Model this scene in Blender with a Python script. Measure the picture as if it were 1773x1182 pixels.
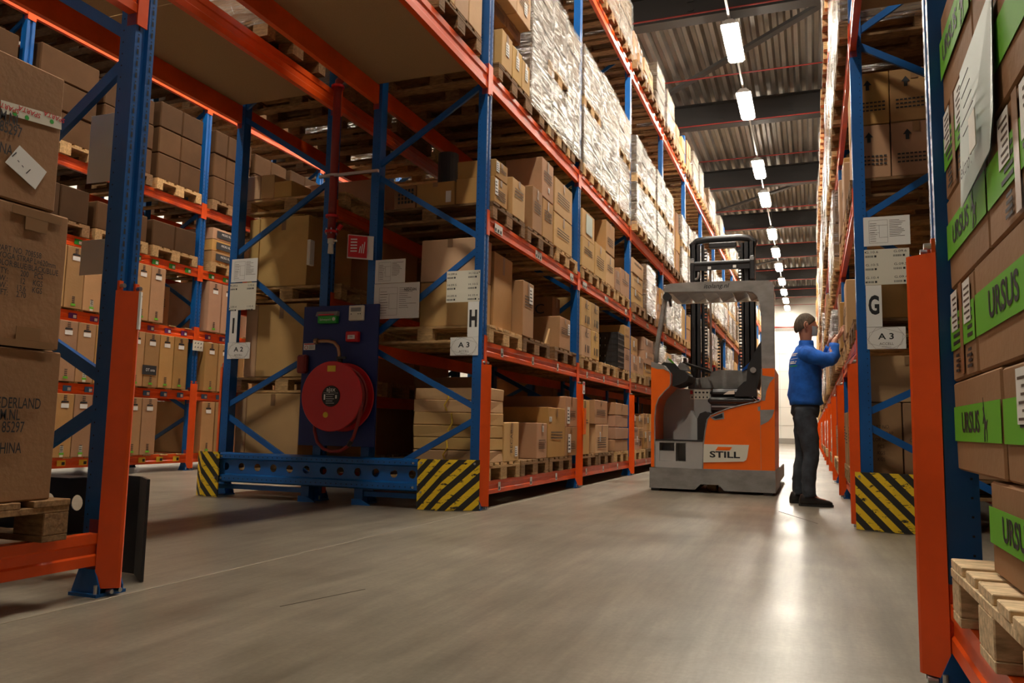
import bpy, math, random
from mathutils import Vector, Matrix
random.seed(7)
for o in list(bpy.data.objects): bpy.data.objects.remove(o)
S = bpy.context.scene; COL = S.collection
# ------------------------------------------------------------------ camera, world, exposure
F_PX, YAW, PITCH, ROLL, CH = 1373.57, .36239, .10744, .01951, .66634
cd = bpy.data.cameras.new('camera'); cam = bpy.data.objects.new('camera', cd); COL.objects.link(cam); S.camera = cam
cd.sensor_fit = 'HORIZONTAL'; cd.sensor_width = 36.0; cd.lens = F_PX/1773*36.0; cd.clip_start = .05; cd.clip_end = 200
fw = Vector((-math.sin(YAW)*math.cos(PITCH), math.cos(YAW)*math.cos(PITCH), math.sin(PITCH)))
rt = fw.cross(Vector((0,0,1))).normalized(); up = rt.cross(fw)
r2 = rt*math.cos(ROLL)+up*math.sin(ROLL); u2 = -rt*math.sin(ROLL)+up*math.cos(ROLL)
cam.matrix_world = Matrix((( r2.x,u2.x,-fw.x,0),(r2.y,u2.y,-fw.y,0),(r2.z,u2.z,-fw.z,CH),(0,0,0,1)))
w = bpy.data.worlds.new('world'); S.world = w; w.use_nodes = True
w.node_tree.nodes['Background'].inputs[0].default_value = (1.0,.86,.70,1); w.node_tree.nodes['Background'].inputs[1].default_value = .018
S.view_settings.view_transform = 'Standard'; S.view_settings.look = 'None'; S.view_settings.gamma = 1
S.view_settings.exposure = 0.12; S.view_settings.use_curve_mapping = False
LAMP = 190.0            # luminaire diffuser strength
LAMP_TINT = (1.0,.915,.77)

# ------------------------------------------------------------------ materials
def newmat(name, col, rough=.6, metal=0, spec=.5, emit=None, estr=0):
    m = bpy.data.materials.new(name); m.use_nodes = True; b = m.node_tree.nodes['Principled BSDF']
    b.inputs['Base Color'].default_value = (*col,1); b.inputs['Roughness'].default_value = rough
    b.inputs['Metallic'].default_value = metal; b.inputs['Specular IOR Level'].default_value = spec
    if emit: b.inputs['Emission Color'].default_value = (*emit,1); b.inputs['Emission Strength'].default_value = estr
    return m
class NT:
    def __init__(s, m): s.t = m.node_tree; s.b = s.t.nodes['Principled BSDF']
    def n(s, typ, **kw):
        o = s.t.nodes.new(typ)
        for k, v in kw.items():
            if k in o.inputs: o.inputs[k].default_value = v
            else: setattr(o, k, v)
        return o
    def l(s, a, b): s.t.links.new(a, b)
def vary(m, scale=(8,8,8), amt=.25, rnd=.3, dark=None, bump=0, bscale=60, detail=4, hue=0):
    """colour = base * (noise) * (per object random)"""
    N = NT(m); base = tuple(N.b.inputs['Base Color'].default_value)
    tc = N.n('ShaderNodeTexCoord'); mp = N.n('ShaderNodeMapping'); mp.inputs['Scale'].default_value = scale; N.l(tc.outputs['Object'], mp.inputs[0])
    no = N.n('ShaderNodeTexNoise', Scale=1.0, Detail=detail, Roughness=.6); N.l(mp.outputs[0], no.inputs['Vector'])
    mr = N.n('ShaderNodeMapRange'); mr.inputs[1].default_value = .3; mr.inputs[2].default_value = .7; mr.inputs[3].default_value = 1-amt; mr.inputs[4].default_value = 1+amt*.6
    N.l(no.outputs[0], mr.inputs[0])
    oi = N.n('ShaderNodeObjectInfo'); m2 = N.n('ShaderNodeMapRange'); m2.inputs[3].default_value = 1-rnd; m2.inputs[4].default_value = 1+rnd*.6; N.l(oi.outputs['Random'], m2.inputs[0])
    mu = N.n('ShaderNodeMath', operation='MULTIPLY'); N.l(mr.outputs[0], mu.inputs[0]); N.l(m2.outputs[0], mu.inputs[1])
    vm = N.n('ShaderNodeVectorMath', operation='SCALE'); vm.inputs[0].default_value = base[:3]; N.l(mu.outputs[0], vm.inputs['Scale'])
    out = vm.outputs[0]
    if hue:
        hs = N.n('ShaderNodeHueSaturation'); mm = N.n('ShaderNodeMath', operation='MULTIPLY'); mm.inputs[1].default_value = 7.31
        fr = N.n('ShaderNodeMath', operation='FRACT'); N.l(oi.outputs['Random'], mm.inputs[0]); N.l(mm.outputs[0], fr.inputs[0])
        m3 = N.n('ShaderNodeMapRange'); m3.inputs[3].default_value = .5-hue; m3.inputs[4].default_value = .5+hue; N.l(fr.outputs[0], m3.inputs[0])
        N.l(m3.outputs[0], hs.inputs['Hue']); m4 = N.n('ShaderNodeMapRange'); m4.inputs[3].default_value=.85; m4.inputs[4].default_value=1.12; N.l(fr.outputs[0], m4.inputs[0]); N.l(m4.outputs[0], hs.inputs['Saturation'])
        N.l(out, hs.inputs['Color']); out = hs.outputs[0]
    N.l(out, N.b.inputs['Base Color'])
    if bump:
        n2 = N.n('ShaderNodeTexNoise', Scale=bscale, Detail=3.0); N.l(tc.outputs['Object'], n2.inputs['Vector'])
        bp = N.n('ShaderNodeBump', Strength=bump, Distance=.01); N.l(n2.outputs[0], bp.inputs['Height']); N.l(bp.outputs[0], N.b.inputs['Normal'])
    return m
M = {}
M['blue'] = vary(newmat('blue_steel_paint', (.002,.095,.34), .36), (3,3,1.5), .25, .05, bump=.05)
M['orange'] = vary(newmat('orange_steel_paint', (.80,.085,.004), .36), (3,3,3), .18, .06, bump=.05)
M['slot'] = newmat('dark_slot', (.006,.006,.008), .8)
M['black'] = vary(newmat('black_paint', (.018,.018,.02), .5), (6,6,6), .4, .1)
M['zinc'] = newmat('zinc_plated', (.55,.55,.55), .3, 1)
M['carton'] = vary(newmat('brown_cardboard', (.43,.235,.107), .75, spec=.25), (2.5,2.5,2.5), .10, .22, bump=.12, bscale=45, hue=.012)
M['carton_pale'] = vary(newmat('tan_cardboard', (.56,.345,.155), .75, spec=.25), (2.5,2.5,2.5), .08, .14, bump=.12, bscale=45, hue=.012)
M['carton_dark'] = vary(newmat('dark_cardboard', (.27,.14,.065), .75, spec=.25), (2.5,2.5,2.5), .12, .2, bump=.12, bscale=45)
M['tape'] = newmat('brown_tape', (.25,.135,.06), .34)
M['white'] = newmat('white_paper', (.74,.73,.69), .6)
M['cream'] = newmat('cream_plate', (.66,.63,.52), .5)
M['ink'] = newmat('black_ink', (.012,.012,.014), .6)
M['inkbrown'] = newmat('faded_ink', (.075,.045,.028), .7)
M['red'] = newmat('signal_red', (.55,.008,.012), .35)
M['redpipe'] = vary(newmat('red_pipe_paint', (.22,.012,.008), .45), (5,5,5), .3, .1)
M['green'] = newmat('green_print', (.115,.40,.008), .65)
M['greentag'] = newmat('green_tag', (.02,.33,.03), .5)
M['purple'] = newmat('purple_tag', (.12,.015,.14), .5)
M['bluetag'] = newmat('blue_tag', (.04,.13,.3), .5)
M['yellow'] = newmat('yellow_tag', (.75,.5,.03), .5)
M['boardblue'] = vary(newmat('dark_blue_board', (.008,.02,.13), .55), (2,2,2), .15, 0)
M['brass'] = newmat('brass', (.36,.2,.11), .35, .8)
M['hose'] = newmat('red_hose', (.24,.016,.012), .5)
M['truckgrey'] = vary(newmat('truck_grey', (.25,.24,.225), .42), (5,5,9), .28, 0, bump=.04)
M['trucklight'] = vary(newmat('truck_light_grey', (.38,.37,.35), .35), (2,2,2), .1, 0)
M['truckorange'] = vary(newmat('truck_orange', (.88,.14,.003), .30), (2,2,2), .08, 0)
M['plasticblack'] = newmat('black_plastic', (.014,.014,.014), .42)
M['crateblack'] = newmat('black_crate', (.022,.022,.024), .4)
M['mast'] = newmat('dark_mast_steel', (.03,.03,.032), .35, .3)
M['whitebeige'] = newmat('white_panel', (.82,.8,.74), .5)
M['galv'] = None
M['fabricblue'] = vary(newmat('blue_fleece', (.006,.11,.52), .85), (14,14,14), .3, 0, bump=.35, bscale=22)
M['jeans'] = vary(newmat('dark_denim', (.038,.046,.06), .9), (10,10,10), .4, 0, bump=.35, bscale=26)
M['skin'] = newmat('skin', (.52,.25,.16), .55)
M['hair'] = vary(newmat('grey_brown_hair', (.10,.07,.045), .8), (60,60,20), .5, 0, bump=.5, bscale=120)
M['shoe'] = newmat('black_leather', (.012,.011,.011), .28)
M['mask'] = newmat('pale_blue_mask', (.45,.6,.66), .8)
M['chip'] = vary(newmat('chipboard', (.40,.25,.125), .85, spec=.15), (120,120,120), .12, 0)
M['polystyrene'] = newmat('white_foam', (.8,.8,.78), .7)
M['goods'] = vary(newmat('grey_wrapped_goods', (.22,.155,.10), .7), (2,2,2), .2, .35)
M['goodsbrown'] = vary(newmat('brown_wrapped_goods', (.26,.14,.07), .7), (2,2,2), .2, .3)
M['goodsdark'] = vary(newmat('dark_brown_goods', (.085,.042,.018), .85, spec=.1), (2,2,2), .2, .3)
M['carton_shaded'] = vary(newmat('shaded_brown_cardboard', (.31,.165,.078), .75, spec=.25), (2.5,2.5,2.5), .10, .08, bump=.12, bscale=45)  # brown cardboard darkened to paint in the dimmer light on both near stacks
M['letter'] = newmat('pale_green_paper', (.42,.5,.44), .5)
def wood(name, col, rnd=.3):
    m = newmat(name, col, .8, spec=.2); vary(m, (14,60,60), .45, rnd, bump=.25, bscale=50); return m
M['wood'] = wood('fresh_pallet_wood', (.56,.35,.155), .25)
M['woodold'] = wood('weathered_pallet_wood', (.26,.145,.065), .35)
M['woodpale'] = wood('pale_pallet_wood', (.68,.50,.30), .1)
def mk_film():
    m = bpy.data.materials.new('shrink_film'); m.use_nodes = True; t = m.node_tree; t.nodes.clear()
    N = lambda ty: t.nodes.new(ty)
    out = N('ShaderNodeOutputMaterial'); mix = N('ShaderNodeMixShader'); tr = N('ShaderNodeBsdfTransparent'); gl = N('ShaderNodeBsdfGlossy')
    tc = N('ShaderNodeTexCoord'); mp = N('ShaderNodeMapping'); mp.inputs['Rotation'].default_value = (.85,.85,0); mp.inputs['Scale'].default_value = (2.5,2.5,22)
    n1 = N('ShaderNodeTexNoise'); n1.inputs['Scale'].default_value = 2.2; n1.inputs['Detail'].default_value = 5; n1.inputs['Distortion'].default_value = 1.2
    t.links.new(tc.outputs['Object'], mp.inputs[0]); t.links.new(mp.outputs[0], n1.inputs['Vector'])
    bp = N('ShaderNodeBump'); bp.inputs['Strength'].default_value = 1.0; bp.inputs['Distance'].default_value = .09; t.links.new(n1.outputs[0], bp.inputs['Height'])
    gl.inputs['Roughness'].default_value = .22; gl.inputs['Color'].default_value = (.95,.93,.9,1); t.links.new(bp.outputs[0], gl.inputs['Normal'])
    di = N('ShaderNodeBsdfDiffuse'); di.inputs['Color'].default_value = (.62,.6,.56,1); t.links.new(bp.outputs[0], di.inputs['Normal'])
    m1 = N('ShaderNodeMixShader'); m1.inputs[0].default_value = .80; t.links.new(di.outputs[0], m1.inputs[1]); t.links.new(gl.outputs[0], m1.inputs[2])
    tr.inputs[0].default_value = (.93,.92,.9,1)
    oi=N('ShaderNodeObjectInfo'); av=N('ShaderNodeVectorMath'); av.operation='ADD'; t.links.new(mp.outputs[0],av.inputs[0]); t.links.new(oi.outputs['Random'],av.inputs[1])
    n2=N('ShaderNodeTexNoise'); n2.inputs['Scale'].default_value=1.1; n2.inputs['Detail'].default_value=6; n2.inputs['Roughness'].default_value=.65; n2.inputs['Distortion'].default_value=2.0; t.links.new(av.outputs[0],n2.inputs['Vector'])
    mr=N('ShaderNodeMapRange'); mr.inputs[1].default_value=.45; mr.inputs[2].default_value=.60; mr.inputs[3].default_value=.05; mr.inputs[4].default_value=.72; t.links.new(n2.outputs[0],mr.inputs[0]); t.links.new(mr.outputs[0],mix.inputs[0])
    t.links.new(tr.outputs[0], mix.inputs[1]); t.links.new(m1.outputs[0], mix.inputs[2]); t.links.new(mix.outputs[0], out.inputs[0])
    return m
M['film'] = mk_film()
def mk_floor():
    m = newmat('polished_concrete', (.3,.25,.19), .4); N = NT(m)
    tc = N.n('ShaderNodeTexCoord')
    a = N.n('ShaderNodeTexNoise', Scale=.9, Detail=9.0, Roughness=.68, Distortion=.25); N.l(tc.outputs['Object'], a.inputs['Vector'])
    cr = N.n('ShaderNodeValToRGB'); cr.color_ramp.elements[0].position = .3; cr.color_ramp.elements[0].color = (.135,.110,.078,1); cr.color_ramp.elements[1].position = .72; cr.color_ramp.elements[1].color = (.29,.25,.19,1)
    N.l(a.outputs[0], cr.inputs[0])
    mp = N.n('ShaderNodeMapping'); mp.inputs['Scale'].default_value = (9,.8,1); mp.inputs['Rotation'].default_value = (0,0,.12); N.l(tc.outputs['Object'], mp.inputs[0])
    b = N.n('ShaderNodeTexNoise', Scale=1.3, Detail=7.0, Roughness=.7); N.l(mp.outputs[0], b.inputs['Vector'])
    mr = N.n('ShaderNodeMapRange'); mr.inputs[1].default_value=.35; mr.inputs[2].default_value=.7; mr.inputs[3].default_value=.68; mr.inputs[4].default_value=1.14; N.l(b.outputs[0], mr.inputs[0])
    c = N.n('ShaderNodeTexNoise', Scale=55.0, Detail=3.0); N.l(tc.outputs['Object'], c.inputs['Vector'])
    m2 = N.n('ShaderNodeMapRange'); m2.inputs[1].default_value=.3; m2.inputs[2].default_value=.7; m2.inputs[3].default_value=.88; m2.inputs[4].default_value=1.08; N.l(c.outputs[0], m2.inputs[0])
    mu = N.n('ShaderNodeMath', operation='MULTIPLY'); N.l(mr.outputs[0], mu.inputs[0]); N.l(m2.outputs[0], mu.inputs[1])
    vs = N.n('ShaderNodeVectorMath', operation='SCALE'); N.l(cr.outputs[0], vs.inputs[0]); N.l(mu.outputs[0], vs.inputs['Scale']); N.l(vs.outputs[0], N.b.inputs['Base Color'])
    m3 = N.n('ShaderNodeMapRange'); m3.inputs[1].default_value=.3; m3.inputs[2].default_value=.7; m3.inputs[3].default_value=.30; m3.inputs[4].default_value=.45; e_=N.n('ShaderNodeTexNoise', Scale=.7, Detail=2.0, Distortion=.3); N.l(tc.outputs['Object'], e_.inputs['Vector']); N.l(e_.outputs[0], m3.inputs[0]); N.l(m3.outputs[0], N.b.inputs['Roughness'])
    bp = N.n('ShaderNodeBump', Strength=.18, Distance=.004); N.l(b.outputs[0], bp.inputs['Height']); N.l(bp.outputs[0], N.b.inputs['Normal'])
    return m
M['floor'] = mk_floor()
M['deck'] = vary(newmat('galvanised_roof_deck', (.30,.285,.26), .38, .75), (1,1,1), .2, 0)
M['steeldark'] = newmat('dark_roof_steel', (.022,.02,.019), .55)
M['wall'] = vary(newmat('white_wall_panel', (.78,.76,.70), .55), (.6,.6,.6), .06, 0)
M['wallgrey'] = newmat('grey_wall_panel', (.30,.28,.25), .6)
M['lamp'] = newmat('lamp_diffuser', (1,1,1), .5, emit=LAMP_TINT, estr=LAMP)
M['skid'] = newmat('dark_rubber_mark', (.06,.04,.03), .6)
M['seam'] = newmat('pale_floor_joint', (.28,.24,.18), .6)

# ------------------------------------------------------------------ mesh helpers
OFF = {}
class MB:
    def __init__(s): s.v = []; s.f = []; s.m = []
    def add(s, vs, fs, m=0):
        b = len(s.v); s.v += [tuple(x) for x in vs]; s.f += [tuple(i+b for i in f) for f in fs]; s.m += [m]*len(fs); return s
    def box(s, x0, x1, y0, y1, z0, z1, m=0):
        vs = [(x0,y0,z0),(x1,y0,z0),(x1,y1,z0),(x0,y1,z0),(x0,y0,z1),(x1,y0,z1),(x1,y1,z1),(x0,y1,z1)]
        return s.add(vs, [(0,3,2,1),(4,5,6,7),(0,1,5,4),(1,2,6,5),(2,3,7,6),(3,0,4,7)], m)
    def bbox(s, x0, x1, y0, y1, z0, z1, b=.006, m=0, jit=0):
        """box with chamfered edges"""
        X=(x0,x1);Y=(y0,y1);Z=(z0,z1);vs=[];idx={}
        for i in (0,1):
            for j in (0,1):
                for k in (0,1):
                    sx=b if i==0 else -b; sy=b if j==0 else -b; sz=b if k==0 else -b
                    jx,jy,jz=(random.uniform(-jit,jit) for _ in range(3))
                    x,y,z=X[i]+jx,Y[j]+jy,Z[k]+(jz if k else 0)
                    idx[i,j,k,0]=len(vs); vs.append((x,y+sy,z+sz))
                    idx[i,j,k,1]=len(vs); vs.append((x+sx,y,z+sz))
                    idx[i,j,k,2]=len(vs); vs.append((x+sx,y+sy,z))
        g=lambda i,j,k,a: idx[i,j,k,a]
        fs=[(g(0,0,0,0),g(0,0,1,0),g(0,1,1,0),g(0,1,0,0)),(g(1,0,0,0),g(1,1,0,0),g(1,1,1,0),g(1,0,1,0)),
            (g(0,0,0,1),g(1,0,0,1),g(1,0,1,1),g(0,0,1,1)),(g(0,1,0,1),g(0,1,1,1),g(1,1,1,1),g(1,1,0,1)),
            (g(0,0,0,2),g(0,1,0,2),g(1,1,0,2),g(1,0,0,2)),(g(0,0,1,2),g(1,0,1,2),g(1,1,1,2),g(0,1,1,2))]
        for k in (0,1):
            for j in (0,1): fs.append((g(0,j,k,1),g(1,j,k,1),g(1,j,k,2),g(0,j,k,2)))
            for i in (0,1): fs.append((g(i,0,k,0),g(i,1,k,0),g(i,1,k,2),g(i,0,k,2)))
        for i in (0,1):
            for j in (0,1): fs.append((g(i,j,0,0),g(i,j,1,0),g(i,j,1,1),g(i,j,0,1)))
        for i in (0,1):
            for j in (0,1):
                for k in (0,1): fs.append((g(i,j,k,0),g(i,j,k,1),g(i,j,k,2)))
        return s.add(vs, fs, m)
    def prism(s, poly, ax, a0, a1, m=0):
        """poly: 2D points in the two other axes (order x,y,z without ax)"""
        n=len(poly); vs=[]
        for a in (a0,a1):
            for p in poly:
                q=list(p); q.insert(ax,a); vs.append(tuple(q))
        fs=[tuple(range(n)), tuple(range(2*n-1,n-1,-1))]+[(i,(i+1)%n,n+(i+1)%n,n+i) for i in range(n)]
        return s.add(vs, fs, m)
    def tube(s, pts, r, n=10, m=0, cap=True):
        pts=[Vector(p) for p in pts]; rs=r if isinstance(r,(list,tuple)) else [r]*len(pts); vs=[]; prev=None
        for i,p in enumerate(pts):
            d=(pts[min(i+1,len(pts)-1)]-pts[max(i-1,0)]).normalized()
            if prev is None:
                a=Vector((0,0,1)) if abs(d.z)<.9 else Vector((1,0,0)); u=d.cross(a).normalized()
            else: u=(prev-d*prev.dot(d)).normalized()
            prev=u; v=d.cross(u)
            for k in range(n):
                t=2*math.pi*k/n; vs.append(p+(u*math.cos(t)+v*math.sin(t))*rs[i])
        fs=[]
        for i in range(len(pts)-1):
            for k in range(n): fs.append((i*n+k,i*n+(k+1)%n,(i+1)*n+(k+1)%n,(i+1)*n+k))
        if cap: fs.append(tuple(range(n))[::-1]); fs.append(tuple((len(pts)-1)*n+k for k in range(n)))
        return s.add(vs, fs, m)
    def bar(s, p0, p1, w, t, nrm=(0,1,0), m=0):
        """rectangular bar: width w in plane, thickness t along nrm"""
        p0=Vector(p0);p1=Vector(p1);d=(p1-p0).normalized();nn=Vector(nrm);nn=(nn-d*nn.dot(d)).normalized();u=d.cross(nn)
        vs=[]
        for p in (p0,p1):
            for a,b in ((-1,-1),(1,-1),(1,1),(-1,1)): vs.append(p+u*a*w/2+nn*b*t/2)
        return s.add(vs,[(0,3,2,1),(4,5,6,7),(0,1,5,4),(1,2,6,5),(2,3,7,6),(3,0,4,7)],m)
    def data(s, name, mats, smooth=False):
        me=bpy.data.meshes.new(name); me.from_pydata([tuple(v) for v in s.v],[],s.f)
        for mt in mats: me.materials.append(M[mt] if isinstance(mt,str) else mt)
        if len(mats)>1: me.polygons.foreach_set('material_index',s.m)
        import bmesh
        bm=bmesh.new(); bm.from_mesh(me); bmesh.ops.recalc_face_normals(bm,faces=bm.faces); bm.to_mesh(me); bm.free()
        if smooth: me.polygons.foreach_set('use_smooth',[True]*len(me.polygons))
        return me
def link(o, parent=None, loc=(0,0,0)):
    COL.objects.link(o); o.location=loc
    if parent is not None: o.parent=parent
    return o
def tag(o, label=None, cat=None, group=None, kind=None):
    if label: o['label']=label
    if cat: o['category']=cat
    if group: o['group']=group
    if kind: o['kind']=kind
    return o
def woff(p): return OFF.get(p.name, Vector((0,0,0))) if p is not None else Vector((0,0,0))
def build(mb, name, mats, parent=None, smooth=False, label=None, origin=None):
    """mb in world coordinates; the object's origin is its parent's, or `origin`"""
    if isinstance(mats,str): mats=[mats]
    o_=Vector(origin) if origin is not None else woff(parent)
    mb.v=[(v[0]-o_[0],v[1]-o_[1],v[2]-o_[2]) for v in mb.v]
    o=bpy.data.objects.new(name, mb.data(name,mats,smooth)); link(o,parent,tuple(o_-woff(parent)))
    OFF[o.name]=o_
    if label: o['label']=label
    return o
def thing(name, loc, label, cat, group=None):
    o=bpy.data.objects.new(name,None); link(o,None,loc); OFF[o.name]=Vector(loc); o.empty_display_size=.1
    return tag(o,label,cat,group)
def inst(name, me, parent, wloc, rz=0):
    o=bpy.data.objects.new(name,me); link(o,parent,tuple(Vector(wloc)-woff(parent))); o.rotation_euler=(0,0,rz); OFF[o.name]=Vector(wloc); return o
TXT={}
def text(s, size, mat, parent, origin, xdir, ydir, name='lettering', align='CENTER', sx=1.0, ext=.0006, bold=0, shear=0):
    """flat lettering; origin world, xdir/ydir unit vectors of the writing plane"""
    key=(s,align,bold,shear)
    if key not in TXT:
        c=bpy.data.curves.new('txt','FONT'); c.body=s; c.align_x=align; c.align_y='CENTER'; c.resolution_u=3; c.offset=bold; c.shear=shear
        t=bpy.data.objects.new('txt',c); COL.objects.link(t); dg=bpy.context.evaluated_depsgraph_get(); me=bpy.data.meshes.new_from_object(t.evaluated_get(dg))
        TXT[key]=([tuple(v.co) for v in me.vertices],[tuple(p.vertices) for p in me.polygons]); bpy.data.objects.remove(t)
    vs,fs=TXT[key]; X=Vector(xdir);Y=Vector(ydir);Z=X.cross(Y);O=Vector(origin)
    mb=MB(); mb.add([O+X*v[0]*size*sx+Y*v[1]*size+Z*ext for v in vs],fs)
    return build(mb,name,mat,parent)
ORD=['end','second','third','fourth','fifth','sixth','seventh','eighth','ninth','tenth','eleventh','twelfth','thirteenth','fourteenth','fifteenth','sixteenth']

# ------------------------------------------------------------------ setting
def struct(mb,name,mats,parent=None,smooth=False):
    o=build(mb,name,mats,parent,smooth)
    if parent is None: o['kind']='structure'
    return o
YB=50.5; XW0=-17.0; XW1=4.9; YN=-4.0; ZR=8.92
fl=struct(MB().box(XW0,XW1,YN,YB,-.2,0),'floor','floor')
build(MB().box(-2.485,-2.472,YN,YB,-.001,.0015),'floor_joint','seam',fl)
build(MB().bar((-1.828,2.492,.001),(-1.714,2.893,.001),.003,.001,(0,0,1)).bar((-.28,7.2,.001),(.02,6.4,.001),.01,.001,(0,0,1)),'scratch','skid',fl)
ceil=MB(); prof=[]; x=XW0
while x<XW1:
    prof += [(x,ZR+.11),(x+.05,ZR),(x+.13,ZR),(x+.18,ZR+.11)]; x+=.27
prof.append((XW1,ZR+.11))
vs=[(a,YN,b) for a,b in prof]+[(a,YB,b) for a,b in prof]; n=len(prof)
ceil.add(vs,[(i,i+1,n+i+1,n+i) for i in range(n-1)]); ceil.box(XW0,XW1,YN,YB,ZR+.16,ZR+.25)
ce=struct(ceil,'ceiling','deck')
def ibeam(mb,y,x0,x1,z0,z1):
    w=.15;t=.02
    mb.box(x0,x1,y-w,y+w,z0,z0+t); mb.box(x0,x1,y-w,y+w,z1-t,z1); mb.box(x0,x1,y-.01,y+.01,z0+t,z1-t)
    for xx in (-.35,-2.0,-5.8): 
        for dz in (.2,.38): mb.box(xx-.06,xx+.06,y-.03,y+.03,z0+dz,z0+dz+.03)
y=14.25+.15-5.46*2; 
while y<YB:
    mb=MB(); ibeam(mb,y,XW0,XW1,8.3,8.9); build(mb,'roof_beam','steeldark',ce)
    for dy in (-.42,2.35):
        build(MB().tube([(XW0,y+dy,8.22),(XW1,y+dy,8.22)],.016,8),'sprinkler_pipe','redpipe',ce)
    y+=5.46
for k in range(5): 
    yy=17.0-5.46*2+10.92*k
    build(MB().bar((-3.6,yy+2.0,8.75),(1.2,yy-2.45,8.75),.15,.07,(0,0,1)),'roof_brace','steeldark',ce)
wb=MB().box(XW0,XW1,YB,YB+.2,0,6.75); 
wo=struct(wb,'wall_back','wall')
g=MB()
for k in range(1,7): g.box(XW0,XW1,YB-.012,YB,k*1.08-.006,k*1.08+.006)
for k in range(0,10): g.box(-15+k*2.2-.006,-15+k*2.2+.006,YB-.012,YB,0,6.75)
build(g,'panel_joint','wallgrey',wo)
struct(MB().box(XW0,XW1,YB,YB+.2,6.75,9.1),'trim_1','wallgrey')
struct(MB().tube([(XW0,YB-.15,7.0),(XW1,YB-.15,7.0)],.05,8),'trim_2','redpipe')
struct(MB().box(XW0,XW1,YB-.12,YB-.05,.0,.32),'baseboard_back','wallgrey')
struct(MB().box(XW0-.2,XW0,YN,YB,0,9.1),'wall_left','wall')
struct(MB().box(XW1,XW1+.2,YN,YB,0,9.1),'wall_right','wallgrey')
struct(MB().box(XW0,XW1,YN-.2,YN,0,9.1),'wall_front','wallgrey')
# ------------------------------------------------------------------ luminaires
LY=[2.4,7.1,10.2,14.9,18.0,22.65,25.74,30.45,33.7,36.8,40.4,43.5,46.4,49.2]
def lamp_mesh():
    h=MB(); h.prism([(-.16,.0),(-.06,.09),(.06,.09),(.16,.0)],1,-.78,.78); 
    return h.data('lamp_housing',['trucklight'])
LH=lamp_mesh(); LD=MB().bbox(-.13,.13,-.74,.74,-.055,-.002,.02).data('diffuser',['lamp'])
def lamps(X,ys,nm,rail=True):
    for i,yy in enumerate(ys):
        if yy<YN+.8: continue
        t=thing('ceiling_light',(X,yy,8.0),'glowing ceiling light, %s along %s'%(nm[1][i],nm[0]),'ceiling light','ceiling lights over the aisles')
        inst('housing',LH,t,(X,yy,8.0)); inst('diffuser',LD,t,(X,yy,8.0))
    mb=MB().box(X-.02,X+.02,YN,YB,8.10,8.14)
    yy=YN+1
    while yy<YB: mb.tube([(X,yy,8.15),(X,yy,8.95)],.004,4); yy+=3
    r=build(mb,'light_rail','truckgrey'); tag(r,'pale trunking rail carrying the ceiling lights over %s'%nm[0],'rail')
cnt=['the first overhead','the second overhead','the third overhead','the nearest in view','second nearest in view','third nearest in view','fourth nearest in view','fifth nearest in view','sixth nearest in view','seventh nearest in view','eighth nearest in view','ninth nearest in view','tenth nearest in view','the last before the wall']
lamps(-1.27,LY,('the truck aisle',cnt))
lamps(-6.4,LY,('the aisle left of the hose reel',cnt))
lamps(-12.3,[7.1,10.2,14.9,18.0],('the aisle behind the bicycle cartons',cnt[1:]))

# ------------------------------------------------------------------ racking
def upright_mesh(name,h,w=.1,d=.08):
    """front face at x=0, depth towards -x, width 0..w in y; omega profile with a recessed centre channel"""
    mb=MB(); poly=[(0,0),(0,.034),(-.014,.04),(-.014,.06),(0,.066),(0,w),(-d,w),(-d,0)]
    mb.prism(poly,2,.012,h); me=mb.data(name,['blue']); return me
def slots_mesh(h,w=.1,z0=.15,big=False):
    mb=MB(); z=z0
    while z<h-.05:
        for yc in (.017,.083):
            mb.add([(.0012,yc-.005,z),(.0012,yc+.005,z),(.0012,yc+.004,z+.022),(.0012,yc-.004,z+.022)],[(0,1,2,3)])
            mb.add([(.0012,yc-.003,z+.03),(.0012,yc+.003,z+.03),(.0012,yc+.003,z+.036),(.0012,yc-.003,z+.036)],[(0,1,2,3)])
        z+=.05
    z=z0
    while z<h-.05:
        for yv in (-.0012,w+.0012): 
            for xc in (-.062,): mb.add([(xc-.003,yv,z),(xc+.003,yv,z),(xc+.003,yv,z+.006),(xc-.003,yv,z+.006)],[(0,1,2,3)])
        z+=.05
    return mb.data('slot_row',['slot'])
def foot_mesh():
    mb=MB(); mb.box(-.11,.03,-.02,.12,0,.012); mb.prism([(.03,.012),(.03,.03),(.0,.10),(-.08,.10),(-.11,.02),(-.11,.012)],1,-.006,-.001); mb.prism([(.03,.012),(.03,.03),(.0,.10),(-.08,.10),(-.11,.02),(-.11,.012)],1,.101,.106)
    return mb.data('foot_plate',['blue'])
def bolt_mesh():
    mb=MB(); mb.tube([(0.018,-.012,.012),(.018,-.012,.045)],.007,8); mb.tube([(-.095,.112,.012),(-.095,.112,.045)],.007,8); return mb.data('floor_bolt',['zinc'])
HP=7.15
UP=upright_mesh('upright',HP); SL=slots_mesh(4.2); FT=foot_mesh(); BT=bolt_mesh(); UPn=upright_mesh('upright_near',3.5)
def beam_mesh(L,h,conn=True):
    """front face x=0, y 0..L, top z=0"""
    mb=MB(); mb.prism([(0,0),(0,-h*.30),(-.007,-h*.36),(-.007,-h*.64),(0,-h*.70),(0,-h),(-.045,-h),(-.045,-.018),(-.045,0)],1,0,L)
    return mb.data('beam',['orange'])
def conn_mesh(h):
    mb=MB(); 
    for y0,y1 in ((-.052,0),): mb.box(-.001,.006,y0,y1,-h-.05,.05); mb.box(-.05,.006,-.006,0,-h-.05,.05)
    me=mb.data('beam_connector',['orange']); return me
BH={}
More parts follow.
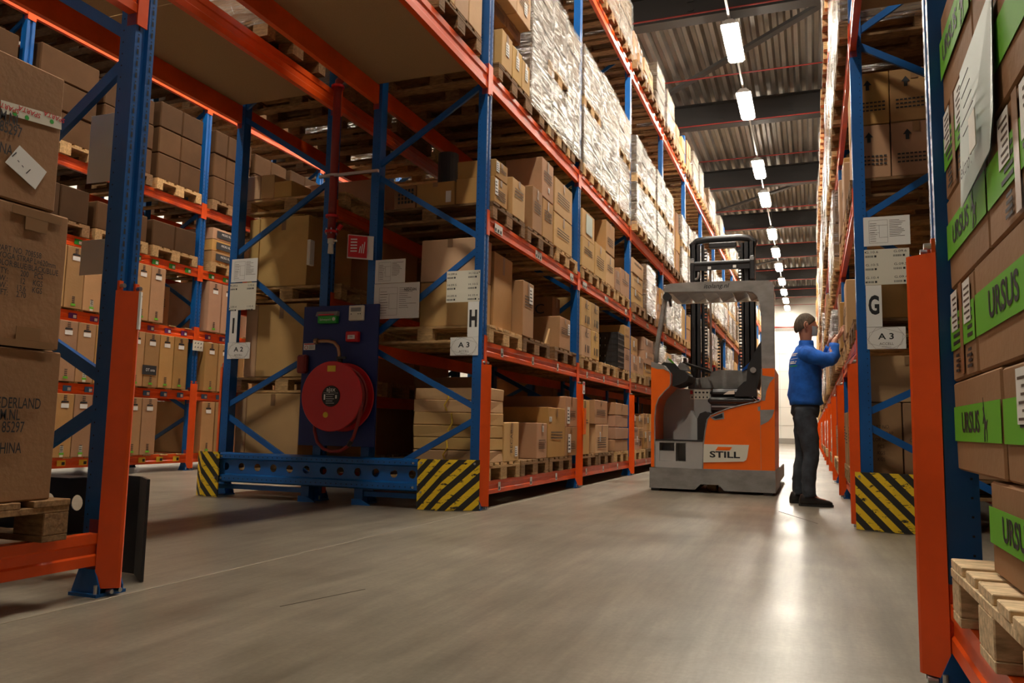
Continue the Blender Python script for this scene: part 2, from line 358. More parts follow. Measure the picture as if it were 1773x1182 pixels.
def beam_parts(root,xf,s,y0,L,z,h,sub=True):
    """xf: front X of upright; s=+1 front faces +X"""
    k=(round(L,3),h)
    if k not in BH: BH[k]=beam_mesh(L,h)
    o=inst('beam',BH[k],root,(xf,y0,z)); 
    if s<0: o.scale=(-1,1,1)
    if sub:
        kc=('c',h)
        if kc not in BH:
            BH[kc]=conn_mesh(h); mb=MB(); mb.box(-.001,.006,0,.052,-h-.05,.05); mb.box(-.05,.006,0,.006,-h-.05,.05); BH[('d',h)]=mb.data('beam_connector',['orange'])
        for kk,yy in ((kc,0),(('d',h),L)):
            c=bpy.data.objects.new('beam_connector',BH[kk]); link(c,o,(0,yy,0))
    return o
def guard_mesh(h=1.17):
    mb=MB(); poly=[(.003,-.006),(.066,.040),(.071,.050),(.066,.060),(.003,.106),(.003,.100),(.060,.058),(.064,.050),(.060,.042),(.003,.0)]
    mb.prism(poly,2,.03,h); return mb.data('column_guard',['orange'])
def guardcap_mesh():
    mb=MB()
    mb.box(.002,.012,.0,.02,1.17,1.21);mb.box(.002,.012,.08,.1,1.17,1.21); return mb.data('guard_tab',['orange'])
def gbolt():
    mb=MB()
    for yy in (.01,.09): mb.tube([(.012,yy,1.19),(.03,yy,1.19)],.009,8)
    for yy in (.03,.07): mb.tube([(.03,yy,.018),(.055,yy,.018)],.009,8)
    return mb.data('guard_bolt',['zinc'])
GM=guard_mesh(); GC=guardcap_mesh(); GB=gbolt()
def brace_nodes(): return [.12,.77,1.37,2.19,2.90,3.62,4.35,5.1,5.8,6.5]
def frame(root,xf,s,y,depth=1.1,h=HP,guard=True,near=True,nodes=None,flip=False,mesh=None):
    """upright frame: front upright at xf, rear at xf-s*depth"""
    me=mesh or UP
    for side in (0,1):
        X=xf-s*depth*side; ss=s if side==0 else -s
        o=inst('upright',me,root,(X,y,0)); 
        if ss<0: o.scale=(-1,1,1)
        if near:
            for nm,m2 in (('slot_row',SL),('foot_plate',FT),('floor_bolt',BT)):
                c=bpy.data.objects.new(nm,m2); link(c,o,(0,0,0))
        if guard and side==0:
            gme=inst('column_guard',GM,root,(X,y,0)); 
            if ss<0: gme.scale=(-1,1,1)
            if near:
                for nm,m2 in (('guard_tab',GC),('guard_bolt',GB)):
                    c=bpy.data.objects.new(nm,m2); link(c,gme,(0,0,0))
    nd=nodes or brace_nodes(); a=xf-s*.055; b=xf-s*(depth-.055)
    k=0
    for i in range(len(nd)-1):
        if nd[i+1]>h: break
        p=(b if (i%2==0)!=flip else a); q=(a if (i%2==0)!=flip else b)
        if near: build(MB().bar((p,y+.03,nd[i]+.05),(q,y+.03,nd[i+1]-.05),.048,.025),'brace','blue',root)
        k+=1
def row(name,label,xf,s,ys,levels,depth=1.1,near_n=3,guard=True,nodes=None,flip=False,h=HP,mesh=None,bl=2.7):
    root=thing(name,(xf,ys[0],0),label,'pallet rack')
    for i,y in enumerate(ys): frame(root,xf,s,y,depth,h,guard,i<near_n,nodes,flip,mesh)
    for i in range(len(ys)-1):
        for z,hh in levels:
            for side in (0,1):
                beam_parts(root,xf-s*depth*side+ (0),s if side==0 else -s,ys[i]+.1,ys[i+1]-ys[i]-.1,z,hh,i<near_n)
    return root
LVH=[(.22,.11),(1.368,.115),(2.43,.115),(3.69,.15),(6.26,.16)]
LVI=[(.22,.11),(.94,.11),(1.79,.11),(2.65,.11),(3.69,.15),(6.26,.16)]
LVF=[(.225,.12),(1.07,.12),(1.905,.125),(2.77,.12),(3.66,.12),(5.2,.14)]
YH=[5.95+2.8*i for i in range(16)]; YG=[6.2+2.8*i for i in range(16)]; YF=[3.05+2.775*i for i in range(5)]; YI=YH
XH,XI,XG,XF=-2.52,-5.125,.315,-7.95
rackH=row('pallet_rack','long orange and blue pallet rack marked H, left side of the truck aisle',XH,1,YH,LVH)
rackI=row('pallet_rack','blue and orange rack marked I, back to back behind rack H',XI,-1,YI,LVI)
rackG=row('pallet_rack','long orange and blue rack marked G, right side of the aisle behind worker',XG,-1,YG,LVH)
rackF=row('pallet_rack','orange and blue rack holding tall bicycle cartons at the far left',XF,1,YF,LVF,near_n=5)
frame(rackF,-11.0,-1,8.6,near=True); 
rackHn=row('pallet_rack','near left rack with orange post guard and the big parts cartons',-2.55,1,[-.47,2.33],[(.235,.12),(2.44,.12)],near_n=2,h=3.6,mesh=UP)
rackGn=row('pallet_rack','near right rack holding the green striped cartons',.33,-1,[-.37,2.43],[(.225,.125),(2.44,.12)],near_n=2,mesh=UP)
rackIn=row('pallet_rack','near end of rack across the cross aisle, far left beside camera',XI,-1,[-.47,2.33],[(.22,.12),(3.69,.15)],near_n=0,mesh=UP)
# bridging beams and chipboard decks over the cross aisle
for root,xf,s in ((rackH,XH,1),(rackI,XI,-1),(rackG,XG,-1)):
    for side in (0,1):
        for z,hh in ((3.69,.17),(6.26,.16)):
            y1=5.95 if root is not rackG else 6.2
            ya_=2.43 if root is not rackG else 2.53; o=beam_parts(root,xf-s*1.1*side,s if side==0 else -s,ya_,y1-ya_,z,hh,True); 
    xa,xb=sorted((xf-s*.05,xf-s*1.05))
    for k in range(2):
        y0=2.56+k*1.69; d=build(MB().box(xa-.02,xb+.02,y0,y0+1.68,3.692,3.714),'deck_board','chip',root); d['label']='brown chipboard deck panel spanning the cross aisle'
for i in range(9):                      # stickers on the beams of rack H
    for z,hh in LVH[:3]:
        for fx in (.33,1.15,1.95) if z!=2.43 else (.12,.18,.24,1.2,1.26,1.32,2.4,2.46):
            if z==2.43: fx+=.0
            if i<4:
                yy=YH[i]+.1+fx; s_=.032 if z!=2.43 else .04
                c=build(MB().box(XH+.0005,XH+.003,yy,yy+s_*1.6,z-hh*.85,z-hh*.2),'location_sticker','white',rackH)
                build(MB().box(XH+.003,XH+.004,yy+.008,yy+s_*1.0,z-hh*.78,z-hh*.55),'barcode','ink',c)
for z,tagm in ((.225,'yellow'),(1.07,'bluetag'),(1.905,'purple'),(2.77,'greentag')):
    for b in range(1,4):
        for k in range(9):
            yy=YF[b]+.22+k*.29
            if yy>YF[b+1] - .1: break
            c=build(MB().box(XF+.0005,XF+.003,yy,yy+.11,z-.095,z-.03),'location_sticker',tagm,rackF)
            build(MB().box(XF+.003,XF+.004,yy+.06,yy+.10,z-.085,z-.05),'barcode','white' if z>1 else 'ink',c)
for yy in YG:                            # white caps on guards of rack G
    build(MB().add([(XG-.078,yy+.02,1.175),(XG-.078,yy+.08,1.175),(XG-.012,yy+.1,1.25),(XG-.012,yy,1.25)],[(0,1,2,3)]).add([(XG-.0785,yy+.02,1.171),(XG-.0785,yy+.08,1.171),(XG-.0125,yy+.1,1.246),(XG-.0125,yy,1.246)],[(0,1,2,3)]),'guard_label','white',rackG)
# "A" strip on the near left guard, notice on guard of second H post
st=build(MB().prism([(-2.479,2.373),(-2.475,2.38),(-2.479,2.392),(-2.500,2.407),(-2.502,2.402),(-2.484,2.389)],2,1.02,1.17),'guard_label','white',rackHn); text('A',.02,'ink',st,(-2.478,2.384,1.155),(0,1,0),(0,0,1))
ns=build(MB().box(XH+.072,XH+.075,YH[1]+.01,YH[1]+.1,1.06,1.2),'notice_label','white',rackH)
build(MB().box(XH+.0752,XH+.076,YH[1]+.02,YH[1]+.09,1.16,1.19),'red_print','red',ns); build(MB().box(XH+.0752,XH+.076,YH[1]+.04,YH[1]+.07,1.075,1.10),'print_block','ink',ns)
build(MB().box(XH+.082,XH+.094,YH[1]-.0,YH[1]+.09,.6,.9),'orange_flap','truckorange',rackH)

# ------------------------------------------------------------------ pallets
BW=[.145,.10,.145,.10,.145]; gap=(.8-sum(BW))/4
def pallet_meshes(mat):
    d={}
    for wd in (.145,.10):
        d['t',wd]=MB().bbox(-.6,.6,-wd/2,wd/2,-.011,.011,.002).data('deck_board',[mat])
        d['b',wd]=MB().bbox(-.0725,.0725,-wd/2,wd/2,-.039,.039,.003).data('block',[mat])
    d['c']=MB().bbox(-.0725,.0725,-.4,.4,-.011,.011,.002).data('stringer_board',[mat])
    mb=MB(); y=-.4
    for wd in BW: mb.box(-.6,.6,y,y+wd,.122,.144); y+=wd+gap
    for xc in (-.5275,0,.5275): mb.box(xc-.0725,xc+.0725,-.4,.4,.1,.122)
    for yc,wd in ((-.35,.1),(0,.145),(.35,.1)):
        mb.box(-.6,.6,yc-wd/2,yc+wd/2,0,.022)
        for xc in (-.5275,0,.5275): mb.box(xc-.0725,xc+.0725,yc-wd/2,yc+wd/2,.022,.1)
    d['all']=mb.data('pallet',[mat]); return d
PM={k:pallet_meshes(k) for k in ('wood','woodold','woodpale')}
def pallet(x,y,z,label,mat='wood',full=False,rz=0,group='wooden pallets on the racks'):
    D=PM[mat]
    if not full:
        o=inst('pallet',D['all'],None,(x,y,z),rz); return tag(o,label,'pallet',group)
    t=thing('pallet',(x,y,z),label,'pallet',group); t.rotation_euler=(0,0,rz)
    def P(nm,me,lx,ly,lz): o=bpy.data.objects.new(nm,me); link(o,t,(lx,ly,lz)); o.rotation_euler=(0,0,random.uniform(-.006,.006))
    yy=-.4
    for wd in BW: P('deck_board',D['t',wd],random.uniform(-.004,.004),yy+wd/2,.133); yy+=wd+gap
    for xc in (-.5275,0,.5275): P('stringer_board',D['c'],xc,0,.111)
    for yc,wd in ((-.35,.1),(0,.145),(.35,.1)):
        P('bottom_board',D['t',wd],0,yc,.011)
        for xc in (-.5275,0,.5275): P('block',D['b',wd],xc,yc,.061)
    return t
# ------------------------------------------------------------------ cartons
def carton(x0,x1,y0,y1,z0,z1,label,face=None,mat='carton',group='cartons on the racks',detail=1,name='carton',cat='carton',jit=.003,sticker=None,prints=True,rz=0):
    """face: '+x','-x','-y' side that shows tape and prints"""
    mb=MB(); b=.005
    mb.bbox(x0,x1,y0,y1,z0,z1,b,0,jit)
    c=((x0+x1)/2,(y0+y1)/2,z0)
    o=build(mb,name,mat,None,origin=c); tag(o,label,cat,group)
    if detail and face:
        if face in('+x','-x'):
            X=x1+jit*1.1+.0008 if face=='+x' else x0-jit*1.1-.0008; e=.0006 if face=='+x' else -.0006; yc=(y0+y1)/2
            if (y1-y0)>.18: 
                tl=(z1-z0)*random.choice((.18,.25,.3))
                build(MB().box(min(X,X+e),max(X,X+e),yc-.024,yc+.024,z1-tl,z1-.004).box(min(x0,x1)+.01,max(x0,x1)-.01,yc-.024,yc+.024,z1+.0005,z1+.0015) ,'packing_tape','tape',o)
            if prints:
                mbp=MB(); n=random.randint(2,5); h=.012 if z1-z0<.35 else .018; zz=z0+(z1-z0)*random.uniform(.45,.75); w=(y1-y0)
                ys_=y0+w*.15
                for k in range(n):
                    xx=ys_; 
                    while xx<y0+w*.8:
                        l=random.uniform(.008,.022); mbp.box(min(X,X+e),max(X,X+e),xx,min(xx+l,y0+w*.85),zz-k*h*1.6,zz-k*h*1.6+h*.75); xx+=l+.005
                build(mbp,'printing','inkbrown',o)
            if sticker:
                sy=y0+(y1-y0)*sticker[0]; sz=z0+(z1-z0)*sticker[1]
                st=build(MB().box(min(X,X+e*2),max(X,X+e*2),sy,sy+sticker[2],sz,sz+sticker[3]),'address_label','white',o)
                mbp=MB(); k=0
                while k<4: mbp.box(min(X+e*2,X+e*3),max(X+e*2,X+e*3),sy+sticker[2]*.12,sy+sticker[2]*(.85-.1*k),sz+sticker[3]*(.15+.2*k),sz+sticker[3]*(.22+.2*k)); k+=1
                build(mbp,'printing','ink',st)
        if face=='-y' or detail>1:
            Y=y0-jit-.001; xc=(x0+x1)/2
            if x1-x0>.3 and face=='-y': build(MB().box(xc-.024,xc+.024,Y-.0006,Y,z1-(z1-z0)*.2,z1-.004),'packing_tape','tape',o)
    return o
def film(root,x0,x1,y0,y1,z0,z1,seed=0):
    rnd=random.Random(seed); mb=MB(); nx,ny,nz=4,6,9
    def P(a,b,c): return (x0+(x1-x0)*a,y0+(y1-y0)*b,z0+(z1-z0)*c)
    def grid(fn,na,nb,nrm):
        vs=[]
        for i in range(na+1):
            for j in range(nb+1):
                p=Vector(fn(i/na,j/nb)); edge=i in(0,na) or j in(0,nb)
                d=0 if edge else rnd.uniform(-.004,.012)
                vs.append(p+Vector(nrm)*d)
        fs=[(i*(nb+1)+j,(i+1)*(nb+1)+j,(i+1)*(nb+1)+j+1,i*(nb+1)+j+1) for i in range(na) for j in range(nb)]
        mb.add(vs,fs)
    grid(lambda a,c:P(0,a,c),ny,nz,(-1,0,0)); grid(lambda a,c:P(1,a,c),ny,nz,(1,0,0))
    grid(lambda a,c:P(a,0,c),nx,nz,(0,-1,0)); grid(lambda a,c:P(a,1,c),nx,nz,(0,1,0)); grid(lambda a,c:P(a,c,1),nx,ny,(0,0,1))
    return build(mb,'stretch_film','film',root)
def wrapped(xc,yc,z0,w,dp,h,label,goods='goods',seed=0,group='film wrapped pallet loads',near=True,rows=None):
    """stack of goods in stretch film on top of a pallet"""
    rnd=random.Random(seed); t=thing('wrapped_load',(xc,yc,z0),label,'wrapped load',group)
    nl=rows or max(1,round(h/.3)); hl=h/nl; ny=rnd.choice((1,2,2,3))
    for k in range(nl):
        ox=rnd.uniform(-.012,.012); 
        mb=MB()
        for j in range(ny):
            a=yc-w/2+w*j/ny; mb.bbox(xc-dp/2+ox,xc+dp/2+ox,a+.003,a+w/ny-.003,z0+k*hl+.002,z0+(k+1)*hl-.004,.012)
        if near: build(mb,'carton_layer',goods,t)
        else:
            if k==0: big=MB()
            big.add(mb.v,mb.f)
    if not near: build(big,'carton_layer',goods,t)
    if goods=='goodsdark': return t
    film(t,xc-dp/2-.015,xc+dp/2+.015,yc-w/2-.012,yc+w/2+.012,z0-.05,z0+h+.006,seed)
    return t
LEVN={0:'floor level',1:'first shelf',2:'second shelf',3:'third shelf',4:'top shelf'}
PAT='wood'
def pal_color(r): return 'woodold' if r<.45 else 'wood'
def end_word(k,n): return ('nearest','middle','farthest')[k] if n==3 else ('nearer','farther')[k]
# generic filler for one pallet place
def load(rowname,xf,s,bay,lev,k,yc,z,hmax,style,rnd,near,sep=''):
    """xf rack front plane, s front direction; pallet centre depth"""
    ph=.144; face='+x' if s>0 else '-x'; xc=xf-s*(.55-.0)+s*rnd.uniform(.0,.03)
    lab='%s place, %s, %s bay of rack %s'%(end_word(k,3),LEVN[lev],ORD[bay],rowname)
    pallet(xc,yc,z,'wooden pallet, '+lab,pal_color(rnd.random()),full=near and bay<2,group='pallets in rack '+rowname)
    z+=ph; grp='cartons in rack '+rowname
    if style=='none': return
    if style=='wrap':
        h=hmax*rnd.uniform(.86,.98); wrapped(xc,yc,z+.002,.80,1.18,h,'film wrapped load, '+lab,'goods' if rnd.random()<.6 else 'goodsbrown',seed=bay*100+lev*10+k,group='wrapped loads in rack '+rowname,near=bay<5)
    elif style=='wrap2':
        h=(hmax-.16)/2*rnd.uniform(.92,1.0)
        wrapped(xc,yc,z+.002,.80,1.18,h,'lower film wrapped load, '+lab,'goods',seed=bay*100+lev*10+k,group='wrapped loads in rack '+rowname,near=bay<5)
        pallet(xc,yc,z+h+.012,'wooden pallet between stacked loads, '+lab,'wood',group='pallets in rack '+rowname)
        wrapped(xc,yc,z+h+.16,.79,1.17,h*rnd.uniform(.8,1),'upper film wrapped load, '+lab,'goods',seed=bay*100+lev*10+k+5,group='wrapped loads in rack '+rowname,near=bay<5)
    else:
        # cartons: ny columns x nz layers; front row only is separately seen
        ny=rnd.choice((1,2,2,3)); nz=rnd.choice((1,2,2,3)) if hmax<1.2 else rnd.choice((3,4)); 
        tot=hmax*rnd.uniform(.55,.96); hh=tot/nz; mat=rnd.choice(('carton','carton','carton_pale'))
        far=bay>(4 if rowname=='H' else 1) or (rowname=='H' and lev==4 and bay>2)
        for j in range(ny):
            a=yc-.4+.8*j/ny; nzz=nz-(1 if rnd.random()<.3 and nz>1 else 0)
            for q in range(nzz):
                if far:
                    fx=xf+s*rnd.uniform(0,.045); xa_,xb_=sorted((fx-s*1.08,fx)); ACC.setdefault((rowname,mat),MB()).bbox(xa_,xb_,a+.004,a+.8/ny-.006,z+.002+q*hh,z+(q+1)*hh-.004,.006); continue
                colw=('near','far')[j] if ny==2 else ('' if ny==1 else ('near','middle','far')[j])
                lw=('single','lowest','second','third','fourth')[0] if nzz==1 else ('lowest','second','third','fourth')[q] if q<nzz-1 else 'uppermost'
                l='%s carton%s, %s'%(lw,' of %s column'%colw if colw else '',lab)
                fx=xf+s*rnd.uniform(.0,.045)
                x0,x1=(fx-1.08,fx) if s>0 else (fx,fx+1.08)
                stk=(rnd.uniform(.1,.5),rnd.uniform(.4,.7),.07,.09) if (near and rnd.random()<.5) else None
                carton(x0,x1,a+.004,a+.8/ny-.006,z+.002+q*hh,z+(q+1)*hh-.004,l,face,mat,grp,detail=1 if bay<3 else 0,sticker=stk,prints=bay<3)
ACC={}
HMAX={0:.80,1:.80,2:.92,3:2.1,4:.98}
def fill(rowname,xf,s,ys,bays,levels,lvz,rnd,skip=(),styles=None):
    for b in bays:
        for lev in levels:
            if (b,lev) in skip: continue
            for k in range(3):
                yc=ys[b]+.1+.45+.9*k+rnd.uniform(-.02,.02); r=rnd.random()
                if lev==3: st='wrap2' if r<.6 else ('wrap' if r<.85 else 'cart')
                elif lev==4: st='wrap' if r<.45 else 'cart'
                elif lev==0: st='cart' if r<.8 else 'wrap'
                else: st='cart' if r<.62 else ('wrap' if r<.92 else 'none')
                if styles and (b,lev,k) in styles: st=styles[b,lev,k]
                load(rowname,xf,s,b,lev,k,yc,lvz[lev],HMAX[lev],st,rnd,True)
HMAX={0:.62,1:.70,2:.80,3:1.45,4:.78}
rnd=random.Random(11)
# ------------------------------------------------------------------ rack H, authored end bay and second bay
def hc(y0,y1,z0,z1,label,x1=-2.50,x0=None,mat='carton',d=.9,**k):
    return carton(x1-d if x0 is None else x0,x1,y0,y1,z0,z1,label,'+x',mat,'cartons in rack H',**k)
A0,A1,A2,A3=.364,1.512,2.574,3.834
for z,ys_,mats in ((.22,(6.46,7.30,8.14),('wood','woodold','woodold')),(1.368,(6.46,7.29,8.26),('wood','woodold','woodold')),(2.43,(6.48,7.36,8.28),('woodold','woodold','wood')),(.22+.0,(9.28,10.12,11.02),('woodold','woodold','wood')),(1.368,(9.28,10.2,11.1),('wood','wood','wood')),(2.43,(9.28,10.2,11.08),('wood','wood','wood'))):
    b=0 if ys_[0]<9 else 1; lv={.22:0,1.368:1,2.43:2}[z]
    for k,(yy,mt) in enumerate(zip(ys_,mats)): pallet(-3.10,yy,z,'wooden pallet, %s place, %s, %s bay of rack H'%(end_word(k,3),LEVN[lv],ORD[b]),mt,True,group='pallets in rack H')
YM=6.09
zz=A0; hs=[.103,.103,.104,.105,.105,.105]; nm=['lowest','second','third','fourth','fifth','topmost']
for k,h in enumerate(hs):
    c=carton(-3.19+random.uniform(-.01,.01),-2.505,YM,6.43,zz+.002,zz+h-.002,'flat tan carton, %s of the yellow strapped stack behind the H post'%nm[k],'-y' if k==9 else None,'carton_pale','flat strapped cartons',detail=0,jit=.006); zz+=h
for k in range(3):
    x=-2.88+.04*(k%2); z0=A0+.208*k
    t=build(MB().tube([(x,YM-.006,z0+.01),(x-.02,YM-.022,z0+.06),(x+.02,YM-.025,z0+.12),(x,YM-.006,z0+.2)],.006,6),'strap','yellow'); tag(t,'loose yellow strap round the flat cartons, %s of three'%('lowest','middle','upper')[k],'strap')
c=hc(6.45,6.81,A0+.002,.708,'tan carton printed RECAP on the floor level, end bay of rack H',mat='carton_pale',d=.6,prints=False,sticker=(.72,.12,.07,.09)); text('RECAP',.085,'inkbrown',c,(-2.4945,6.62,.54),(0,0,1),(0,-1,0),sx=.8)
hc(7.33,7.64,A0+.002,.712,'low brown carton in the middle of floor level, end bay of rack H',d=.55,sticker=(.45,.75,.05,.06))
hc(7.67,8.26,A0+.002,.872,'large brown carton beside the low one on floor level, end bay of rack H',d=.75,sticker=(.05,.72,.08,.05))
hc(8.28,8.73,A0+.002,.68,'lower brown carton at far end of floor level, end bay of rack H',sticker=(.2,.12,.1,.2)); hc(8.28,8.73,.684,1.012,'upper brown carton at far end of floor level, end bay of rack H',sticker=(.1,.1,.1,.18))
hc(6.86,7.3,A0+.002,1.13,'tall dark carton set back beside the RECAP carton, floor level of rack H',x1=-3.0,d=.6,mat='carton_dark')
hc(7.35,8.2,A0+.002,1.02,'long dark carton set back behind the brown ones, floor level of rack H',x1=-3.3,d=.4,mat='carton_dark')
c=carton(-3.17,-2.62,YM,6.36,A1+.002,1.90,'lower of two big cartons at the H sign, first shelf','-y','carton_pale','cartons in rack H'); c=carton(-3.17,-2.62,YM,6.36,1.904,2.275,'upper of two big cartons at the H sign, first shelf','-y','carton_pale','cartons in rack H')
hc(6.38,6.83,A1+.002,2.205,'tall plain carton, set back on the first shelf beside the H post',x1=-2.6,d=.5,prints=False)
hc(6.86,7.17,A1+.002,2.035,'tall tan carton with white labels, first shelf, end bay of rack H',d=.75,sticker=(.55,.62,.10,.16))
hc(8.02,8.41,A1+.002,1.855,'squat carton with large barcode label, first shelf, end bay of rack H',d=.7,sticker=(.75,.5,.07,.12))
c=hc(8.45,8.73,A1+.002,2.15,'dark carton printed XLC behind the squat one, first shelf of rack H',x1=-2.72,d=.8,mat='carton_dark',prints=False); text('XLC',.16,'ink',c,(-2.98,8.444,2.0),(1,0,0),(0,0,1),sx=1.1)
build(MB().prism([(7.85,A1+.01),(8.0,A1+.01),(8.0,1.72)],0,-2.62,-2.60),'open_flap','carton_pale',None); tag(bpy.data.objects['open_flap'],'loose tan cardboard flap leaning beside the squat carton','cardboard')
for (a,b_,z0,z1,l,kw) in [(6.1,6.40,A2+.002,2.80,'lower small carton beside the post, second shelf, end bay of rack H',dict(d=.36,sticker=(.02,.3,.07,.14))),(6.12,6.40,2.804,2.96,'upper small carton beside the post, second shelf, end bay of rack H',dict(d=.36,sticker=(.02,.3,.07,.09))),
    (6.54,6.87,A2+.002,2.93,'tan carton with rumpled side, second shelf, end bay of rack H',dict(d=.5,mat='carton_pale')),(7.09,7.38,A2+.002,3.01,'upright carton in the middle of second shelf, end bay of rack H',dict(d=.5)),
    (7.40,7.73,A2+.002,2.98,'lower upright carton right of the middle, second shelf, end bay of rack H',dict(d=.6)),(7.36,7.73,2.99,3.39,'tall carton stacked on top, second shelf, end bay of rack H',dict(d=.4,sticker=(.5,.2,.05,.05))),
    (7.79,8.44,A2+.002,2.94,'lower wide carton with red mark, second shelf, end bay of rack H',dict(mat='carton_pale')),(7.79,8.44,2.945,3.32,'upper wide carton at far end, second shelf, end bay of rack H',dict(mat='carton_pale'))]:
    hc(a,b_,z0,z1,l,**kw)
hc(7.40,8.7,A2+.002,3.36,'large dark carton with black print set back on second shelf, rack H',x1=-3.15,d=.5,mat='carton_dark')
bx=carton(-3.24,-2.87,YM,6.5,A2+.002,2.79,'carton with small white tag facing the cross aisle, second shelf of rack H','-y','carton','cartons in rack H'); build(MB().box(-2.95,-2.90,YM-.006,YM-.004,2.60,2.70),'address_label','white',bx)
bx=carton(-3.46,-3.25,YM,6.5,A2+.002,2.785,'dark printed carton facing the cross aisle, second shelf of rack H',None,'carton_dark','cartons in rack H')
mbp=MB(); 
for q in range(4):
    for p in range(5): mbp.box(-3.42+.033*p,-3.40+.033*p,YM-.006,YM-.005,2.62+.035*q,2.645+.035*q)
build(mbp,'printing','ink',bx)
o=build(MB().tube([(-3.23,6.70,A2+.002),(-3.23,6.70,3.26)],.10,20).tube([(-3.23,6.70,3.26),(-3.23,6.70,3.275)],.04,12),'black_roll','black'); tag(o,'upright black roll standing behind the cartons, second shelf, end bay of rack H','roll')
# second bay
for i,(a,b_) in enumerate(((8.87,9.30),(9.31,9.69))):
    for j,(z0,z1) in enumerate(((A1+.002,1.86),(1.864,2.20))):
        c=hc(a,b_,z0,z1,'carton printed KLC, %s %s of the block on the first shelf, second bay'%(('near','far')[i],('lower','upper')[j]),mat='carton_pale',d=.7,prints=False)
        text('KLC',.085,'ink',c,(-2.4945,(a+b_)/2,z1-.09),(0,1,0),(0,0,1),sx=1.1); m_=MB()
        for q in (-.06,.03,.09): m_.box(-2.4948,-2.4944,(a+b_)/2+q,(a+b_)/2+q+.03,z0+.05,z0+.14)
        build(m_,'printing','ink',c)
def crate(x0,x1,y0,y1,z0,z1,label):
    t=thing('folding_crate',((x0+x1)/2,(y0+y1)/2,z0),label,'crate','black folding crates'); mb=MB()
    mb.box(x0,x1,y0,y1,z0,z0+.012); mb.box(x0,x0+.012,y0,y1,z0,z1); mb.box(x1-.012,x1,y0,y1,z0,z1); mb.box(x0,x1,y0,y0+.012,z0,z1); mb.box(x0,x1,y1-.012,y1,z0,z1)
    build(mb,'body','crateblack',t); rb=MB()
    for q in range(4):
        zq=z0+(z1-z0)*q/3.2; rb.box(x0-.006,x1+.006,y0-.006,y0,zq,zq+.02); rb.box(x1,x1+.006,y0,y1,zq,zq+.02)
    n=6
    for q in range(n): 
        yq=y0+(y1-y0)*q/(n-1)*.95; rb.box(x1,x1+.007,yq,yq+.012,z0,z1); xq=x0+(x1-x0)*q/(n-1)*.95; rb.box(xq,xq+.012,y0-.007,y0,z0,z1)
    build(rb,'rib_grid','plasticblack',t); s=MB()
    for q in range(3):
        for p in range(2): s.box(x0+.06+.07*q,x0+.066+.07*q,y0-.009,y0-.007,z0+.05+.1*p,z0+.075+.1*p)
    build(s,'slit','white',t)
crate(-2.88,-2.5,10.72,11.10,A1+.002,1.755,'lower black folding crate on the first shelf, second bay of rack H'); crate(-2.88,-2.5,10.72,11.10,1.76,2.0,'upper black folding crate on the first shelf, second bay of rack H')
hc(11.13,11.50,A1+.002,1.83,'lower carton right of the black crates, first shelf of rack H'); hc(11.13,11.50,1.834,2.16,'upper carton right of the black crates, first shelf of rack H')
hc(9.95,10.6,A1+.002,2.02,'brown carton between the KLC block and black crates, set back',x1=-2.8,d=.6)
c=hc(8.87,9.42,A2+.002,2.93,'lower carton under the one with a pale paper, second shelf of rack H',mat='carton_pale'); c=hc(8.87,9.42,2.935,3.27,'carton with a pale green paper stuck on, second shelf of rack H',mat='carton_pale',prints=False)
build(MB().box(-2.4955,-2.494,9.02,9.3,3.0,3.24),'pinned_paper','letter',c)
hc(9.47,10.0,A2+.002,3.0,'tan carton in the middle of second shelf, second bay of rack H',mat='carton_pale'); hc(10.02,10.5,A2+.002,2.98,'tan carton right of the middle, second shelf, second bay of rack H',mat='carton_pale')
hc(10.03,10.5,3.0,3.42,'carton standing on top, second shelf, second bay of rack H',d=.5)
hc(10.55,10.85,A2+.002,2.86,'small carton near far end, second shelf, second bay of rack H',d=.5);hc(10.9,11.45,A2+.002,2.95,'brown carton at far end, second shelf, second bay of rack H')
g_=carton(-3.6,-3.05,9.45,10.9,A2+.002,3.36,'large green carton set back on second shelf, second bay of rack H',None,'green','cartons in rack H')
hc(8.87,9.25,A0+.002,1.0,'tall narrow carton at near end of floor level, second bay of rack H',d=.4,mat='carton_pale')
hc(9.55,10.2,A0+.002,.72,'yellowish carton in the middle of floor level, second bay of rack H',mat='carton_pale',sticker=(.3,.4,.05,.12)); hc(9.5,10.15,.724,1.02,'brown carton on the yellowish one, floor level, second bay of rack H')
for k in range(4): hc(10.6,11.4,A0+.003+.165*k,A0+.165*(k+1)-.002,'flat carton, %s of four at far end of floor level, second bay'%('lowest','second','third','topmost')[k],jit=.008,prints=False)
# third shelf of end bay: open cartons then tall film wrapped loads
def loadrow(bay,k,y0,y1,h,goods,two=None):
    lab='%s, third shelf, %s bay of rack H'%(k,ORD[bay]); yc=(y0+y1)/2
    pallet(-3.10,yc,3.69,'wooden pallet, %s'%lab,random.choice(('wood','woodold')),bay==0,group='pallets in rack H'); z=A3+.002
    if two:
        wrapped(-3.10,yc,z,y1-y0,1.19,two,'lower film wrapped load, '+lab,goods,seed=int(y0*37),group='wrapped loads in rack H'); pallet(-3.1,yc,z+two+.01,'wooden pallet between wrapped loads, '+lab,'wood',True,group='pallets in rack H'); z+=two+.158; h=h-two-.158
    wrapped(-3.10,yc,z,y1-y0,1.19,h,'tall film wrapped load, '+lab if not two else 'upper film wrapped load, '+lab,goods,seed=int(y0*31),group='wrapped loads in rack H')
pallet(-3.1,6.54,3.69,'weathered pallet under open cartons, third shelf, end bay of rack H','woodold',True,group='pallets in rack H')
